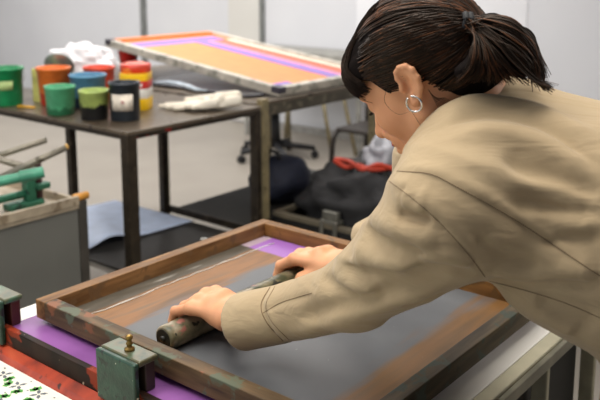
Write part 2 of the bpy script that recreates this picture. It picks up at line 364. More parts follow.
m = MB(); m.tube([(GX+.084*math.cos(AC+a), GY+.084*math.sin(AC+a), 1.0+.125-.045*math.cos(a*.9)) for a in np.linspace(1.2, 2.6, 14)], .002, 6); m.build('wire_handle', M('wire', (120, 120, 120), .4, .8), gj)
oj = tub('paint_tub', *a1(55, 104), .074, .170, dripped('orange_tub', (252, 126, 52), (206, 58, 28), .05, .05), M('orange_paint', (250, 130, 40), .3), 'tall orange paint tub with red-stained lower half behind the small green cup', lip=.004, taper=.84)
m = MB(); q = a1(39, 102); m.box((q[0]-.004, q[1]-.03, 1.001), (q[0]+.004, q[1]+.03, 1.155), .3); tagp(m.build('card', M('card_yellow', (226, 222, 130), .6), None, .001), 'pale yellow card standing left of the orange tub', 'card')
tub('paint_cup', *a1(61, 114), .063, .122, dripped('mint_cup', (88, 178, 130), (48, 120, 82), .030, .06), M('mint_paint', (28, 96, 62), .3), 'mint green paint cup at the front, left of the lime one', 'cup', lip=.002, taper=.9)
tub('paint_tub', *a1(89, 106.5), .077, .146, dripped('blue_tub', (98, 156, 190), (36, 58, 80), .045, .05), M('blue_paint', (40, 92, 132), .3), 'wide blue paint tub with drips, behind the lime cup', lip=.005)
lc = tub('paint_cup', *a1(95, 119), .060, .122, dripped('lime_cup', (176, 196, 108), (26, 28, 30), .058, .07), M('lime_paint', (96, 120, 60), .3), 'lime green paint cup with black-stained bottom half', 'cup', lip=.002, taper=.9)
dk = tub('paint_tub', DX, DY, .0615, .156, M('slate_tub', (40, 48, 56), .35), M('slate_paint', (20, 24, 28), .3), 'dark slate tub with a white paper label', lip=.003, taper=.97)
lb = wrap_label(dk, DX, DY, 1.0, .0615, .045, .112, AC-.72, AC+.75, mpaper, taper=.985)
m = MB()
for i in range(7):
    a = AC+.05+.05*(i-3)*.5; m.tube([(DX+.0632*math.cos(a+.02*k), DY+.0632*math.sin(a+.02*k), 1.078+.006*math.sin(k*1.7+i)+.002*(i % 3)) for k in range(4)], .0009, 5)
m.build('scribble', M('scribble_red', (176, 96, 96), .7), lb)
rt = tub('paint_tub', *a1(100, 97.5), .072, .150, M('red_tub', (226, 80, 50), .4), M('red_paint', (160, 30, 20), .3), 'red-orange paint tub mostly hidden behind the blue one', lip=.004)
# banded yellow canister: red screw lid
cn = thing('paint_canister', 'square-shouldered yellow canister with red lid and red and white bands', 'canister', (KX, KY, 1.0))
def rrect(x, y, z, w, d, r, rz, n=6):
    out = []
    for (sx, sy, a0) in ((1, 1, 0), (-1, 1, PI/2), (-1, -1, PI), (1, -1, 1.5*PI)):
        for k in range(n): a = a0+PI/2*k/(n-1); px, py = sx*(w-r)+r*math.cos(a), sy*(d-r)+r*math.sin(a); out.append((x+px*math.cos(rz)-py*math.sin(rz), y+px*math.sin(rz)+py*math.cos(rz), z))
    return out
def band(z0, z1, nm, mat, w=.070, parent=cn, fil=.001):
    m = MB(); m.rings([rrect(KX, KY, z, ww, ww*.9, .028, AC) for z, ww in ((z0, w), (z1, w))]); m.build(nm, mat, parent, .001)
myel = M('can_yellow', (246, 196, 24), .35, var=.04)
band(1.0, 1.052, 'body', myel); band(1.052, 1.094, 'white_band', M('can_white', (226, 222, 214), .4, var=.04), .0702)
band(1.094, 1.128, 'red_band', M('can_red', (196, 44, 40), .35, var=.06), .0704); band(1.128, 1.160, 'shoulder', myel, .070)
m = MB(); m.lathe([(.062, 0), (.066, .003), (.067, .033), (.062, .038), (.045, .040), (.040, .044), (.001, .044)], (KX, KY, 1.160), 36); m.build('lid', M('lid_red', (214, 62, 34), .35, dirt=(240, 130, 50), dirt_at=.6), cn)
m = MB(); ux, uy = math.cos(AC), math.sin(AC); wx, wy = uy, -ux
for k in range(5):
    c = np.array([KX+ux*.0706, KY+uy*.0706, 1.111]) + np.array([wx, wy, 0])*(-.036+.010*k)
    m.box((c[0]-.0008, c[1]-.004, 1.104), (c[0]+.0008, c[1]+.003, 1.118), AC)
m.build('lettering', M('letter_white', (238, 232, 226), .5), cn)
# small scraper, white bag, ring lid
m = MB(); p_, q_ = a1(18, 108), a1(35, 109); m.cyl((p_[0], p_[1], 1.0075), (q_[0], q_[1], 1.0075), .007, .005); tagp(m.build('stick', M('stick_yellow', (212, 158, 40), .5)), 'short yellow stick lying in front of the green tub', 'stick')
blob('plastic_bag', (2.47, 3.43, 1.115), (.15, .19, .12), M('poly_white', (232, 230, 232), .35, var=.03, bump=.2), 'big crumpled white plastic bag behind the paint tubs', 'bag', 14, zmin=1.0015, amp=.14, sub=5, freq=1.9)
m = MB(); Rm = Matrix.Rotation(1.12, 3, Vector((-.631, .776, 0)).normalized()); Rm = Matrix.Rotation(-1.0, 3, Vector((.631, -.776, 0)))
m.lathe([(.001, 0), (.060, .001), (.064, .006), (.070, .006), (.070, .010), (.060, .012), (.001, .006)], (2.225, 3.27, 1.155), 32, Rm)
tagp(m.build('tin_lid', M('tin_metal', (150, 158, 152), .3, .6)), 'round metal tin lid leaning on the white plastic bag', 'lid')

# ------------------------------------------------------------------ white glove
GL = thing('work_glove', 'crumpled off-white work glove at the right end of the paint table', 'glove', (2.52, 2.52, 1.0))

# ------------------------------------------------------------------ left cabinet and green press
CB = thing('side_cabinet', 'grey cabinet with pale wooden tray top, left of the table', 'cabinet', (1.3, 2.7, 0))
mcab = M('cabinet_grey', (106, 106, 100), .55, .1, var=.06, scale=3); mtray = M('tray_wood', (166, 152, 130), .5, scale=12, dirt=(130, 114, 92))
cx1 = 1.672; cy0 = 2.335
m = MB(); m.box((.75, cy0, .05), (cx1-.035, 3.0, .775)); m.build('carcass', mcab, CB, .004)
for y in (cy0-.002, 2.965): box((cx1-.034, y, 0), (cx1+.002, y+.036, .80)).build('post', M('post_dark', (72, 68, 62), .5, .3), CB, .003)
m = MB(); m.box((.75, cy0-.006, .776), (cx1-.035, 3.01, .79)); m.box((.75, cy0-.010, .79), (cx1-.035, cy0+.006, .822)); m.box((cx1-.05, cy0+.006, .79), (cx1-.035, 3.01, .815)); m.box((.75, 2.995, .79), (cx1-.05, 3.01, .815)); m.build('tray', mtray, CB, .002)
m = MB(); m.cyl((cx1-.045, cy0+.012, .812), (cx1+.015, cy0+.012, .812), .014, .014); m.build('end_cap', M('cap_orange', (206, 142, 52), .5), CB, .002)
mgp = M('press_green', (44, 106, 80), .45, .1, scale=25, dirt=(24, 50, 40), dirt_at=.6); mrod = M('rod_grey', (132, 126, 112), .4, .4, dirt=(80, 74, 60)); mdk = M('press_dark', (58, 34, 34), .5)
PR = thing('screen_clamp', 'green cast clamp with angled rods on the left cabinet tray', 'clamp', (1.45, 2.5, .79))
def pz(x, y, z): return tuple(atz(x, y, z))
zt = .792
a = atz(50, 186, .80)
m = MB(); m.box((1.43, 2.415, zt), (1.56, 2.475, .815)); m.cyl((1.1, 2.47, .83), (1.50, 2.45, .838), .014); m.build('base', mgp, PR, .006)
m = MB(); m.cyl((1.555, 2.445, .79+.005), (1.555, 2.445, .945), .014, seg=12); m.build('post', mdk, PR, .003)
m = MB(); m.box((1.50, 2.425, .79+.025), (1.535, 2.465, .935)); m.box((1.535, 2.42, .845), (1.59, 2.455, .868)); m.build('bracket', mgp, PR, .005)
for (p, q, r, mt) in ((P(0, 178, 2.66), P(66, 147, 2.72), .012, mrod), (P(-40, 168, 2.8), P(46, 140, 2.78), .011, mrod), (P(-30, 150, 2.74), P(40, 172, 2.72), .012, mrod)):
    m = MB(); m.cyl(tuple(p), tuple(q), r, seg=14); o = m.build('rod', mt, PR)
m = MB(); d = (P(66, 147, 2.72)-P(0, 178, 2.66)); d /= np.linalg.norm(d); e = P(66, 147, 2.72); m.cyl(tuple(e), tuple(e+d*.008), .011, .009); m.build('rod_tip', M('tip_wood', (204, 160, 84), .5), PR)
m = MB(); m.cyl(tuple(P(-30, 188, 2.60)), tuple(P(36, 174, 2.63)), .017, seg=14); m.cyl(tuple(P(20, 177, 2.62)), tuple(P(44, 172, 2.64)), .021, .018, seg=14); m.build('arm', M('press_teal', (70, 140, 112), .45), PR, .002)

# ------------------------------------------------------------------ print table
PT = thing('print_table', 'white-topped printing table in the foreground', 'table', (1.1, .95, 0))
t = NT('white_laminate'); c = t.ramp(t.noise(6, 4), [(.3, (216, 212, 204)), (.7, (228, 225, 218))]); mlam = t.out(c, .4)
tx0, tx1, ty0, ty1, tz = .25, 1.60, .545, 1.425, .92
m = MB(); m.box((.7735, ty0, tz-.025), (tx1, ty1, tz)); m.build('tabletop', mlam, PT, .002)
mold = M('rail_cream', (178, 172, 148), .5, .05, scale=6)
m = MB(); m.box((.7735, .517, tz-.022), (tx1, ty0-.001, tz+.001)); m.build('edge_strip', mold, PT, .003)
m = MB(); m.box((.7735, .506, tz-.026), (tx1, .5165, tz-.004)); m.build('edge_strip', M('rail_metal', (128, 124, 108), .4, .4), PT, .002)
m = MB(); m.box((.2, .49, .86), (.7725, ty1, .884)); m.build('front_leaf', mlam, PT, .002)
for (x, y) in ((1.582, .508), (.22, .508), (.22, 1.37), (1.555, 1.38), (1.33, .508)):
    box((x, y, 0), (x+.014, y+.030, .858 if x < .5 else .893)).build('leg', M('leg_cream', (158, 152, 128), .45, .2), PT, .003)
m = MB(); m.box((.3, .545, .12), (.775, 1.36, .855)); m.box((.776, .545, .12), (1.5815, 1.36, .892)); m.build('cupboard', M('cupboard_black', (18, 15, 12), .6), PT, .004)
# purple board
t = NT('purple_board'); c = t.ramp(t.noise(7, 5), [(.35, (122, 72, 134)), (.65, (142, 88, 154))]); c = t.mix(t.step(t.noise(22, 5), .60, .68), c, (118, 70, 138))
tagp(box((.7735, .60, tz+.0005), (1.475, 1.345, .934)).build('base_board', t.out(c, .45), None, .001), 'purple printing board under the wooden screen frame', 'board')
# front bar with stains
t = NT('bar_stained'); x, y, z = t.xyz(); nn = t.noise(18, 5); c = t.ramp(nn, [(.35, (20, 13, 9)), (.6, (42, 27, 19))])
c = t.mix(t.step(t.noise(13, 4, dist=.4), .56, .59), c, (130, 48, 26)); c = t.mix(t.step(t.noise(60, 3), .70, .74), c, (170, 150, 130)); mbar = t.out(c, .5, spec=.15)
t = NT('ledge_orange'); c = t.ramp(t.noise(14, 6, dist=.5), [(.3, (98, 28, 14)), (.5, (164, 56, 26)), (.68, (180, 76, 42))]); c = t.mix(t.step(t.noise(26, 6), .62, .67), c, (60, 26, 18)); morg = t.out(c, .4)
HB = thing('hinge_bar', 'dark paint-stained bar with orange ledge along the front of the table', 'bar', (.74, .95, .885))
m = MB(); m.box((.759, .45, .8845), (.7725, 1.60, .938)); m.build('rail', mbar, HB, .0015)
m = MB(); m.prism([(.7585, .45, .8845), (.7585, .45, .905), (.742, .45, .896), (.735, .45, .8845)], (0, 1.15, 0)); m.build('ledge', morg, HB, .001)
# floral cloth
m = MB(); m.box((.30, .50, .8845), (.7345, 1.52, .8875)); Z = .88775
def leaf(cx, cy, ang, L, W, mi):
    m.mi = mi; pts = []
    for k in range(9):
        t_ = k/8; w = W*math.sin(PI*t_**.8)*(1+.22*math.sin(t_*14)); pts.append((t_*L, w))
    pts += [(x, -w*.9) for x, w in pts[-2:0:-1]]
    m.face([m.bm.verts.new((cx+x*math.cos(ang)-y*math.sin(ang), cy+x*math.sin(ang)+y*math.cos(ang), Z)) for x, y in pts])
for i in range(8):
    for j in range(19):
        fx = .33+i*.054+rng.uniform(-.004, .004); fy = .53+j*.054+(i % 2)*.027
        if fx > .716 or fy > 1.49: continue
        a0 = rng.uniform(0, 6)
        for k in range(4): leaf(fx+.002*math.cos(a0+k*PI/2), fy+.002*math.sin(a0+k*PI/2), a0+k*PI/2, .014, .0034, 2)
        for k in range(3):
            a = a0+.8+k*2.1; qx, qy = fx+.015*math.cos(a), fy+.015*math.sin(a)
            if qx > .715: continue
            for s_ in (-.75, 0, .75): leaf(qx, qy, a+s_, .0150, .0058, 1)
        for k in range(3):
            a = rng.uniform(0, 6.3); r_ = rng.uniform(.020, .027)
            if fx+r_*math.cos(a) < .728: leaf(fx+r_*math.cos(a), fy+r_*math.sin(a), a+1, .0045, .0018, 2)
m.mi = 0
tagp(m.build('printed_cloth', [M('cloth_white', (226, 222, 208), .8, var=.03), M('print_green', (84, 160, 72), .7), M('print_grey', (96, 102, 108), .7)], recalc=False), 'white cloth printed with small green and grey leaves, front left corner', 'cloth')
# clamps
t = NT('clamp_green'); c = t.ramp(t.noise(22, 5), [(.3, (18, 42, 32)), (.6, (36, 70, 54))]); c = t.mix(t.step(t.noise(48, 6, dist=.3), .60, .64), c, (24, 34, 28)); c = t.mix(t.step(t.noise(80, 2), .70, .72), c, (190, 190, 170))
t.bump(t.noise(120, 4), .4); mclamp = t.out(c, .4, .1)
t = NT('clamp_worn'); c = t.ramp(t.noise(30, 5), [(.35, (56, 104, 84)), (.55, (88, 82, 58)), (.7, (40, 62, 48))]); mclw = t.out(c, .35, .2)
def hinge_clamp(y0, y1, label, endmat, bolt=True):
    th = thing('hinge_clamp', label, 'clamp', (.76, (y0+y1)/2, .888))
    m = MB(); m.prism([(.748, y0, .906), (.748, y0, .992), (.7585, y0, .992), (.7585, y0, .906)], (0, y1-y0, 0)); m.build('front_plate', mclamp, th, .003)
    m = MB(); m.box((.7586, y0, .9835), (.798, y1, .9935)); m.build('top_plate', mclw, th, .003)
    m = MB(); m.box((.7735, y0+.004, .935), (.794, y1-.015, .983)); m.build('block', endmat, th, .002)
    if bolt:
        mb = M('brass', (150, 122, 66), .35, .75, scale=40); bx, by = .778, (y0+y1)/2-.002
        m = MB(); m.lathe([(.0085, 0), (.0085, .003), (.0045, .0045), (.004, .008), (.0055, .0095), (.0055, .012), (.004, .014), (.004, .018), (.006, .0195), (.006, .0235), (.003, .026), (.001, .0265)], (bx, by, .9935), 18); m.build('bolt', mb, th)
    return th
hinge_clamp(.942, 1.040, 'green hinge clamp with brass bolt gripping the frame front', M('block_dark', (52, 40, 30), .5))
hinge_clamp(1.328, 1.44, 'green hinge clamp cut by the left picture edge', M('block_red', (70, 26, 22), .5), False)

# ------------------------------------------------------------------ wooden screen frame
SF = thing('printing_screen', 'wooden silkscreen frame with grey ink mesh being worked on', 'screen', (1.13, .95, .945))
fx0, fx1, fy0, fy1, fz0, fz1, fw = .8145, 1.468, .572, 1.313, .945, .982, .028
def wood(name, base, dark, stain, sc=1., extra=None):
    t = NT(name); v = t.mapping((6*sc, 60*sc, 60*sc) if 'x' in name else (60*sc, 6*sc, 60*sc)); g_ = t.noise(1., 6, v)
    c = t.ramp(g_, [(.3, dark), (.7, base)]); c = t.mix(t.step(t.noise(24, 6, dist=.4), .54, .60), c, stain)
    if extra: c = t.mix(t.step(t.noise(15, 5, t.mapping((1, 1, 1), loc=(3, 3, 1))), .64, .69), c, extra)
    t.bump(g_, .3); return t.out(c, .55, spec=.25)
w1 = wood('wood_left_x', (146, 108, 68), (92, 62, 34), (112, 84, 56)); w2 = wood('wood_front_y', (106, 84, 56), (50, 38, 26), (84, 90, 72), extra=(124, 80, 54))
w3 = wood('wood_far_y', (140, 98, 52), (84, 56, 26), (100, 72, 40)); w4 = wood('wood_right_x', (92, 78, 56), (44, 36, 26), (60, 66, 56), extra=(30, 30, 28))
box((fx0, fy1-fw, fz0), (fx1, fy1, fz1)).build('frame_rail', w1, SF, .0015)
box((fx0, fy0+fw, fz0), (fx0+fw, fy1-fw, fz1)).build('frame_rail', w2, SF, .0015)
box((fx1-fw, fy0+fw, fz0), (fx1, fy1-fw, fz1)).build('frame_rail', w3, SF, .0015)
box((fx0, fy0, fz0), (fx1, fy0+fw, fz1)).build('frame_rail', w4, SF, .0015)
# ink mesh; regions follow where the ink was pulled
t = NT('ink_mesh'); x, y, z = t.xyz()           # object origin = thing location
WX, WY = 1.13, .95
def wp(axis, val, sc, amp, v=None):
    return t.math('ADD', axis, t.math('MULTIPLY_ADD', t.noise(sc, 5, v), amp, -amp/2))
vs = t.mapping((3, 26, 20)); yy = t.math('ADD', wp(y, 0, 9, .02), t.math('MULTIPLY_ADD', t.noise(1., 5, vs), .10, -.05)); xx = wp(x, 0, 14, .05)
grey = t.ramp(t.noise(5, 5), [(.3, (84, 86, 89)), (.7, (98, 100, 102))]); brown = t.ramp(t.noise(1., 5, t.mapping((4, 40, 20))), [(.3, (88, 64, 38)), (.52, (132, 88, 42)), (.68, (104, 80, 54))])
edge = t.ramp(t.noise(1., 5, t.mapping((8, 50, 20))), [(.3, (74, 68, 58)), (.62, (92, 86, 76)), (.76, (160, 156, 148))])
c = t.mix(t.step(yy, 1.135-WY, 1.155-WY), grey, brown)
c = t.mix(t.step(t.math('MULTIPLY', yy, -1.), -(.708-WY), -(.668-WY)), c, t.mix(.6, brown, (106, 80, 50)))
c = t.mix(t.step(t.math('MULTIPLY', xx, -1.), -(.885-WX), -(.860-WX)), c, brown)
c = t.mix(t.step(wp(y, 0, 12, .012), 1.236-WY, 1.246-WY), c, edge)
c = t.mix(t.math('MULTIPLY', t.step(wp(x, 0, 10, .01), 1.350-WX, 1.358-WX), t.step(wp(y, 0, 8, .02), 1.00-WY, 1.02-WY)), c, t.mix(t.step(y, 1.255-WY, 1.262-WY), (146, 96, 168), (170, 150, 160)))
c = t.mix(t.math('MULTIPLY', t.step(t.noise(90, 2), .74, .76), t.step(t.noise(6, 2), .5, .56)), c, (150, 150, 146))
t.bump(t.noise(14, 4), .1); mink = t.out(c, t.math('MULTIPLY_ADD', t.noise(7, 3), .15, .40), 0, .25)
m = MB(); m.box((fx0+fw-.001, fy0+fw-.001, .9475), (fx1-fw+.001, fy1-fw+.001, .9495)); m.build('mesh', mink, SF)
# ink bead along the left inside edge
m = MB()
pts = [(.86+.0275*k+rng.uniform(-.004, .004), 1.232+rng.uniform(-.003, .003), .9503) for k in range(21)]; m.tube(pts, [.0006+.0012*rng.random() for _ in pts], 6)
m.build('ink_bead', M('bead_white', (206, 204, 198), .3), SF)
SQ = [float(v) for v in atz(204, 240, .966)[:2]]
tagp(MB().cyl((*SQ, .9205), (*SQ, .962), .006).cyl((*SQ, .962), (*SQ, .970), .009).build('screw', M('screw_steel', (96, 94, 88), .5, .6)), 'small steel screw standing behind the left frame rail', 'screw')

# roller
RZ, RY, RR, RX0, RX1 = .9722, 1.010, .0225, .868, 1.335
t = NT('roller_mottled'); c = t.ramp(t.noise(34, 4, dist=.3), [(.36, (64, 66, 44)), (.5, (112, 104, 78)), (.64, (146, 132, 108))])
c = t.mix(t.step(t.noise(40, 3, t.mapping((1, 1, 1), loc=(5, 2, 0))), .60, .63), c, (38, 40, 32)); c = t.mix(t.step(t.noise(28, 3, t.mapping((1, 1, 1), loc=(9, 2, 7))), .62, .66), c, (150, 96, 84)); mrol = t.out(c, .4)
RO = thing('roller', 'mottled green-brown roller bar held in both hands on the ink', 'roller', ((RX0+RX1)/2, RY, RZ-RR))
Rx = Matrix.Rotation(PI/2, 3, 'Y'); L_ = RX1-RX0
m = MB(); m.lathe([(.019, 0), (RR-.001, .002), (RR, .006), (RR, L_-.006), (RR-.001, L_-.002), (.019, L_)], (RX0, RY, RZ), 36, Rx); m.build('barrel', mrol, RO)
m = MB(); m.lathe([(.017, -.001), (.017, .0), (.006, .0005), (.006, -.004), (.001, -.004)], (RX0, RY, RZ), 24, Rx); m.build('end_plug', M('plug_dark', (34, 32, 24), .4), RO)

# ------------------------------------------------------------------ signed-distance modelling of the figure
def rc(a, b, r1, r2):
    a = np.array(a, float); b = np.array(b, float); ba = b-a; l2 = ba@ba; rr = r1-r2; a2 = l2-rr*rr; il2 = 1/l2
    def f(p):
        pa = p-a; y = pa@ba; z = y-l2; q = pa*l2-y[:, None]*ba; x2 = np.einsum('ij,ij->i', q, q); y2 = y*y*l2; z2 = z*z*l2
        k = np.sign(rr)*rr*rr*x2; d = (np.sqrt(np.maximum(x2*a2*il2, 0))+y*rr)*il2-r1
        c1 = np.sign(z)*a2*z2 > k; c2 = np.sign(y)*a2*y2 < k
        return np.where(c1, np.sqrt(x2+z2)*il2-r2, np.where(c2, np.sqrt(x2+y2)*il2-r1, d))
    return f
def el(c, r, Rm=None):
    c = np.array(c, float); r = np.array(r, float)
    def f(p):
        q = p-c
        if Rm is not None: q = q@Rm
        k0 = np.linalg.norm(q/r, axis=1); k1 = np.linalg.norm(q/(r*r), axis=1)+1e-9
        return k0*(k0-1)/k1
    return f
def sp_(c, r):
    c = np.array(c, float); return lambda p: np.linalg.norm(p-c, axis=1)-r
def comb(d, e, op, k):
    if op == '+':
        if d is None: return e
        h = np.maximum(k-np.abs(d-e), 0)/max(k, 1e-6); return np.minimum(d, e)-h*h*k*.25
    h = np.maximum(k-np.abs(d+e), 0)/max(k, 1e-6); return np.maximum(d, -e)+h*h*k*.25
def evalp(pr, p):
    d = None
    for f, op, k in pr: d = comb(d, f(p), op, k)
    return d
def mesh_sdf(pr, lo, hi, h, B=12, post=None, slack=.02):
    lo = np.array(lo, float); nb = np.ceil((np.array(hi)-lo)/(B*h)).astype(int); bs = B*h
    g = np.stack(np.meshgrid(*[np.arange(n) for n in nb], indexing='ij'), -1).reshape(-1, 3); ctr = lo+(g+.5)*bs
    hd = bs*.866; D = np.stack([f(ctr) for f, _, _ in pr]); tot = None
    for (f, op, k), e in zip(pr, D): tot = comb(tot, e, op, k)
    plus = np.array([op == '+' for _, op, _ in pr]); kk = np.array([k for _, _, k in pr]); mn = D[plus].min(0)
    act = np.abs(tot) < hd*1.25+slack
    NX = nb*B+4; VK = []; VP = []; QD = []
    s = np.arange(B+1); sg = np.stack(np.meshgrid(s, s, s, indexing='ij'), -1).reshape(-1, 3)
    ck = [(i, j, k) for i in (0, 1) for j in (0, 1) for k in (0, 1)]
    edges = [(a, b) for a in range(8) for b in range(a+1, 8) if sum(abs(ck[a][q]-ck[b][q]) for q in range(3)) == 1]
    def key(ijk): return (ijk[..., 0].astype(np.int64)*NX[1]+ijk[..., 1])*NX[2]+ijk[..., 2]
    for bi in np.nonzero(act)[0]:
        sel = [pr[q] for q in range(len(pr)) if (plus[q] and D[q, bi] < mn[bi]+2*hd*1.15+kk[q]) or (not plus[q] and D[q, bi] < hd*1.3+kk[q])]
        base = g[bi]*B; pts = lo+(base+sg)*h; d = evalp(sel, pts)
        if d is None: continue
        if post is not None and np.abs(d).min() < .03: d = post(pts, d)
        d = d.reshape(B+1, B+1, B+1); ins = d < 0
        if ins.all() or not ins.any(): continue
        c8 = [d[i:B+i, j:B+j, k:B+k] for i, j, k in ck]; s8 = [c < 0 for c in c8]; anyc = np.zeros((B, B, B), bool); n_in = sum(x.astype(int) for x in s8)
        anyc = (n_in > 0) & (n_in < 8); idx = np.argwhere(anyc); v8 = np.stack([c[anyc] for c in c8], 1); acc = np.zeros((len(idx), 3)); cnt = np.zeros(len(idx))
        for a, b in edges:
            va, vb = v8[:, a], v8[:, b]; m = (va < 0) != (vb < 0); t_ = np.where(m, va/np.where(va-vb == 0, 1, va-vb), 0)
            pa, pb = np.array(ck[a]), np.array(ck[b]); acc += (pa+t_[:, None]*(pb-pa))*m[:, None]; cnt += m
        VP.append(lo+(base+idx+acc/cnt[:, None])*h); VK.append(key(base+idx+1))
        for ax in range(3):
            sl0 = [slice(0, B)]*3; sl1 = [slice(0, B)]*3; sl1[ax] = slice(1, B+1)
            A_ = ins[tuple(sl0)]; B_ = ins[tuple(sl1)]; e = np.argwhere(A_ != B_)
            if not len(e): continue
            fl = A_[A_ != B_]; o1, o2 = (ax+1) % 3, (ax+2) % 3; q = []
            for (u, v) in ((-1, -1), (0, -1), (0, 0), (-1, 0)):
                w_ = base+e+1; w_ = w_.copy(); w_[:, o1] += u; w_[:, o2] += v; q.append(key(w_))
            q = np.stack(q, 1); q[~fl] = q[~fl][:, ::-1]; QD.append(q)
    VK = np.concatenate(VK); VP = np.concatenate(VP); QD = np.concatenate(QD); uk, ui = np.unique(VK, return_index=True); V = VP[ui]
    pos = np.searchsorted(uk, QD); pos = np.clip(pos, 0, len(uk)-1); ok = (uk[pos] == QD).all(1); return V, pos[ok]
def to_mesh(name, V, Q):
    me = bpy.data.meshes.new(name); me.vertices.add(len(V)); me.vertices.foreach_set('co', V.astype(np.float32).ravel())
    me.loops.add(len(Q)*4); me.loops.foreach_set('vertex_index', Q.astype(np.int32).ravel()); me.polygons.add(len(Q))
    me.polygons.foreach_set('loop_start', np.arange(0, len(Q)*4, 4, dtype=np.int32)); me.update(calc_edges=True); me.validate()
    me.polygons.foreach_set('use_smooth', np.ones(len(me.polygons), bool)); return me

# ---- head frame
th_ = math.radians(35); psi = math.radians(40)
fi = math.cos(th_)*(-CR)-math.sin(th_)*CU; HU = math.sin(th_)*(-CR)+math.cos(th_)*CU
HF = math.cos(psi)*fi+math.sin(psi)*CF; HL = -math.cos(psi)*CF+math.sin(psi)*fi
H0 = P(430, 74, 1.12); HS = 1.05; HM = np.stack([HF, HL, HU], 1)     # columns
def hp(x, y, z): return H0+HM@(np.array([x, y, z])*HS)
def hel(c, r, R2=None): return el(hp(*c), np.array(r)*HS, HM if R2 is None else HM@R2)
def hsp(c, r): return sp_(hp(*c), r*HS)
def hrc(a, b, r1, r2): return rc(hp(*a), hp(*b), r1*HS, r2*HS)
def ry(a): c, s = math.cos(a), math.sin(a); return np.array([[c, 0, s], [0, 1, 0], [-s, 0, c]])
def rz3(a): c, s = math.cos(a), math.sin(a); return np.array([[c, -s, 0], [s, c, 0], [0, 0, 1.]])
B_ = []
def add(f, k=.01, op='+'): B_.append((f, op, k))
# joints
NS = P(456, 214, 1.00); FS = P(442, 160, 1.31); C7 = P(502, 118, 1.13); CH = P(520, 205, 1.13); BL = P(640, 270, 1.12); PV = P(790, 375, 1.12)
LW = np.array([.950, .898, 1.022]); LE = P(357, 292, 1.18); RW = np.array([1.240, .890, 1.028]); RE = P(406, 226, 1.45)
# head
add(hel((-.006, 0, .034), (.086, .068, .068)), 0)
add(hel((.035, 0, -.025), (.052, .058, .072)), .03)
add(hel((.056, 0, .026), (.035, .052, .038)), .02)
add(hrc((.0, .052, -.035), (.070, .014, -.083), .018, .016), .02); add(hrc((.0, -.052, -.035), (.070, -.014, -.083), .018, .016), .02)
add(hsp((.076, 0, -.084), .016), .02)
for s in (1, -1):
    add(hsp((.058, s*.036, -.020), .024), .02)
    add(hsp((.096, s*.030, .006), .013), .014, '-')
    add(hsp((.0745, s*.031, .006), .0135), .004)
    add(hrc((.084, s*.014, .026), (.076, s*.046, .026), .008, .006), .012)
    add(hsp((.102, s*.0115, -.037), .0078), .007)
add(hrc((.090, 0, .012), (.116, 0, -.030), .0060, .0088), .012)
add(hsp((.1165, 0, -.032), .0092), .006)
for s in (1, -1): add(hrc((.105, s*.006, -.046), (.106, s*.006, -.038), .0028, .002), .002, '-')
add(hel((.088, 0, -.050), (.016, .026, .022)), .012)
LIPS = [hel((.1005, 0, -.0535), (.0075, .021, .0052)), hel((.0985, 0, -.0640), (.0078, .018, .0062))]
for f in LIPS: add(f, .003)
add(hrc((.108, -.02, -.0585), (.108, .02, -.0585), .0012, .0012), .002, '-')
add(hrc((.098, -.012, -.073), (.098, .012, -.073), .003, .003), .006, '-')
# ears
for s in (1, -1):
    ec = np.array([-.015, s*.077, .008]); tl = math.radians(14); pr_ = math.radians(6)
    fz = np.array([-math.sin(tl), 0, math.cos(tl)]); fx = np.array([math.cos(tl)*math.cos(pr_), -s*math.sin(pr_), math.sin(tl)*math.cos(pr_)]); fy = np.cross(fz, fx)
    E3 = np.stack([fx, fy, fz], 1)
    def ep(x, z, y=0): return ec+fx*x+fz*z+fy*y
    add(hel(tuple(ep(0, .002, 0)), (.0140, .0048, .0240), E3), .006)
    add(hel(tuple(ep(.003, -.002, s*.005)), (.0095, .0060, .017), E3), .004, '-')
    hx_ = [(.010, .003), (.013, .011), (.011, .019), (.004, .0235), (-.0055, .023), (-.013, .0165), (-.0156, .005), (-.0135, -.008), (-.008, -.0175), (-.001, -.0235)]
    for (a, b) in zip(hx_[:-1], hx_[1:]): add(hrc(tuple(ep(a[0], a[1], s*.002)), tuple(ep(b[0], b[1], s*.002)), .0036, .0034), .003)
    for (a, b) in (((-.004, .020), (-.009, .008)), ((-.009, .008), (-.006, -.010)), ((-.006, -.010), (.002, -.016))): add(hrc(tuple(ep(a[0], a[1], s*.001)), tuple(ep(b[0], b[1], s*.001)), .0028, .0028), .004)
    add(hsp(tuple(ep(.003, -.024)), .0072), .006); add(hsp(tuple(ep(.013, -.004, s*.001)), .0046), .006)
# neck and hidden torso, arms
add(rc(hp(-.030, 0, -.02), P(490, 134, 1.13), .050*HS, .052), .03)
add(rc(C7-.06*CU, BL, .085, .10), .05); add(rc(NS-.0*CU, FS, .050, .050), .05); add(rc(BL, PV, .10, .115), .05)
add(rc(NS, LE, .044, .036), .03); add(rc(LE, LW, .036, .0265), .02)
add(rc(FS, RE, .044, .036), .03); add(rc(RE, RW, .036, .0255), .02)
# legs
SD = _n(np.cross(ZU, PV-C7)); 
LH = PV+np.array([-.055, -.02, -.04]); RH = PV+np.array([.10, .02, -.04])
hipn = np.array([.62, -.784, 0])
LH = PV-CFH*.09-ZU*.05; RH = PV+CFH*.09-ZU*.05
LK = LH+np.array([-.03, .04, -.46]); RK = RH+np.array([-.03, .04, -.46]); LA = np.array([LK[0]+.02, LK[1]-.06, .085]); RA = np.array([RK[0]+.02, RK[1]-.06, .085])
for (hh, kn, an) in ((LH, LK, LA), (RH, RK, RA)):
    add(rc(hh, kn, .085, .055), .05); add(rc(kn, an, .052, .036), .02); add(rc(an-ZU*.045, an-CR*.13-ZU*.055, .030, .024), .02)
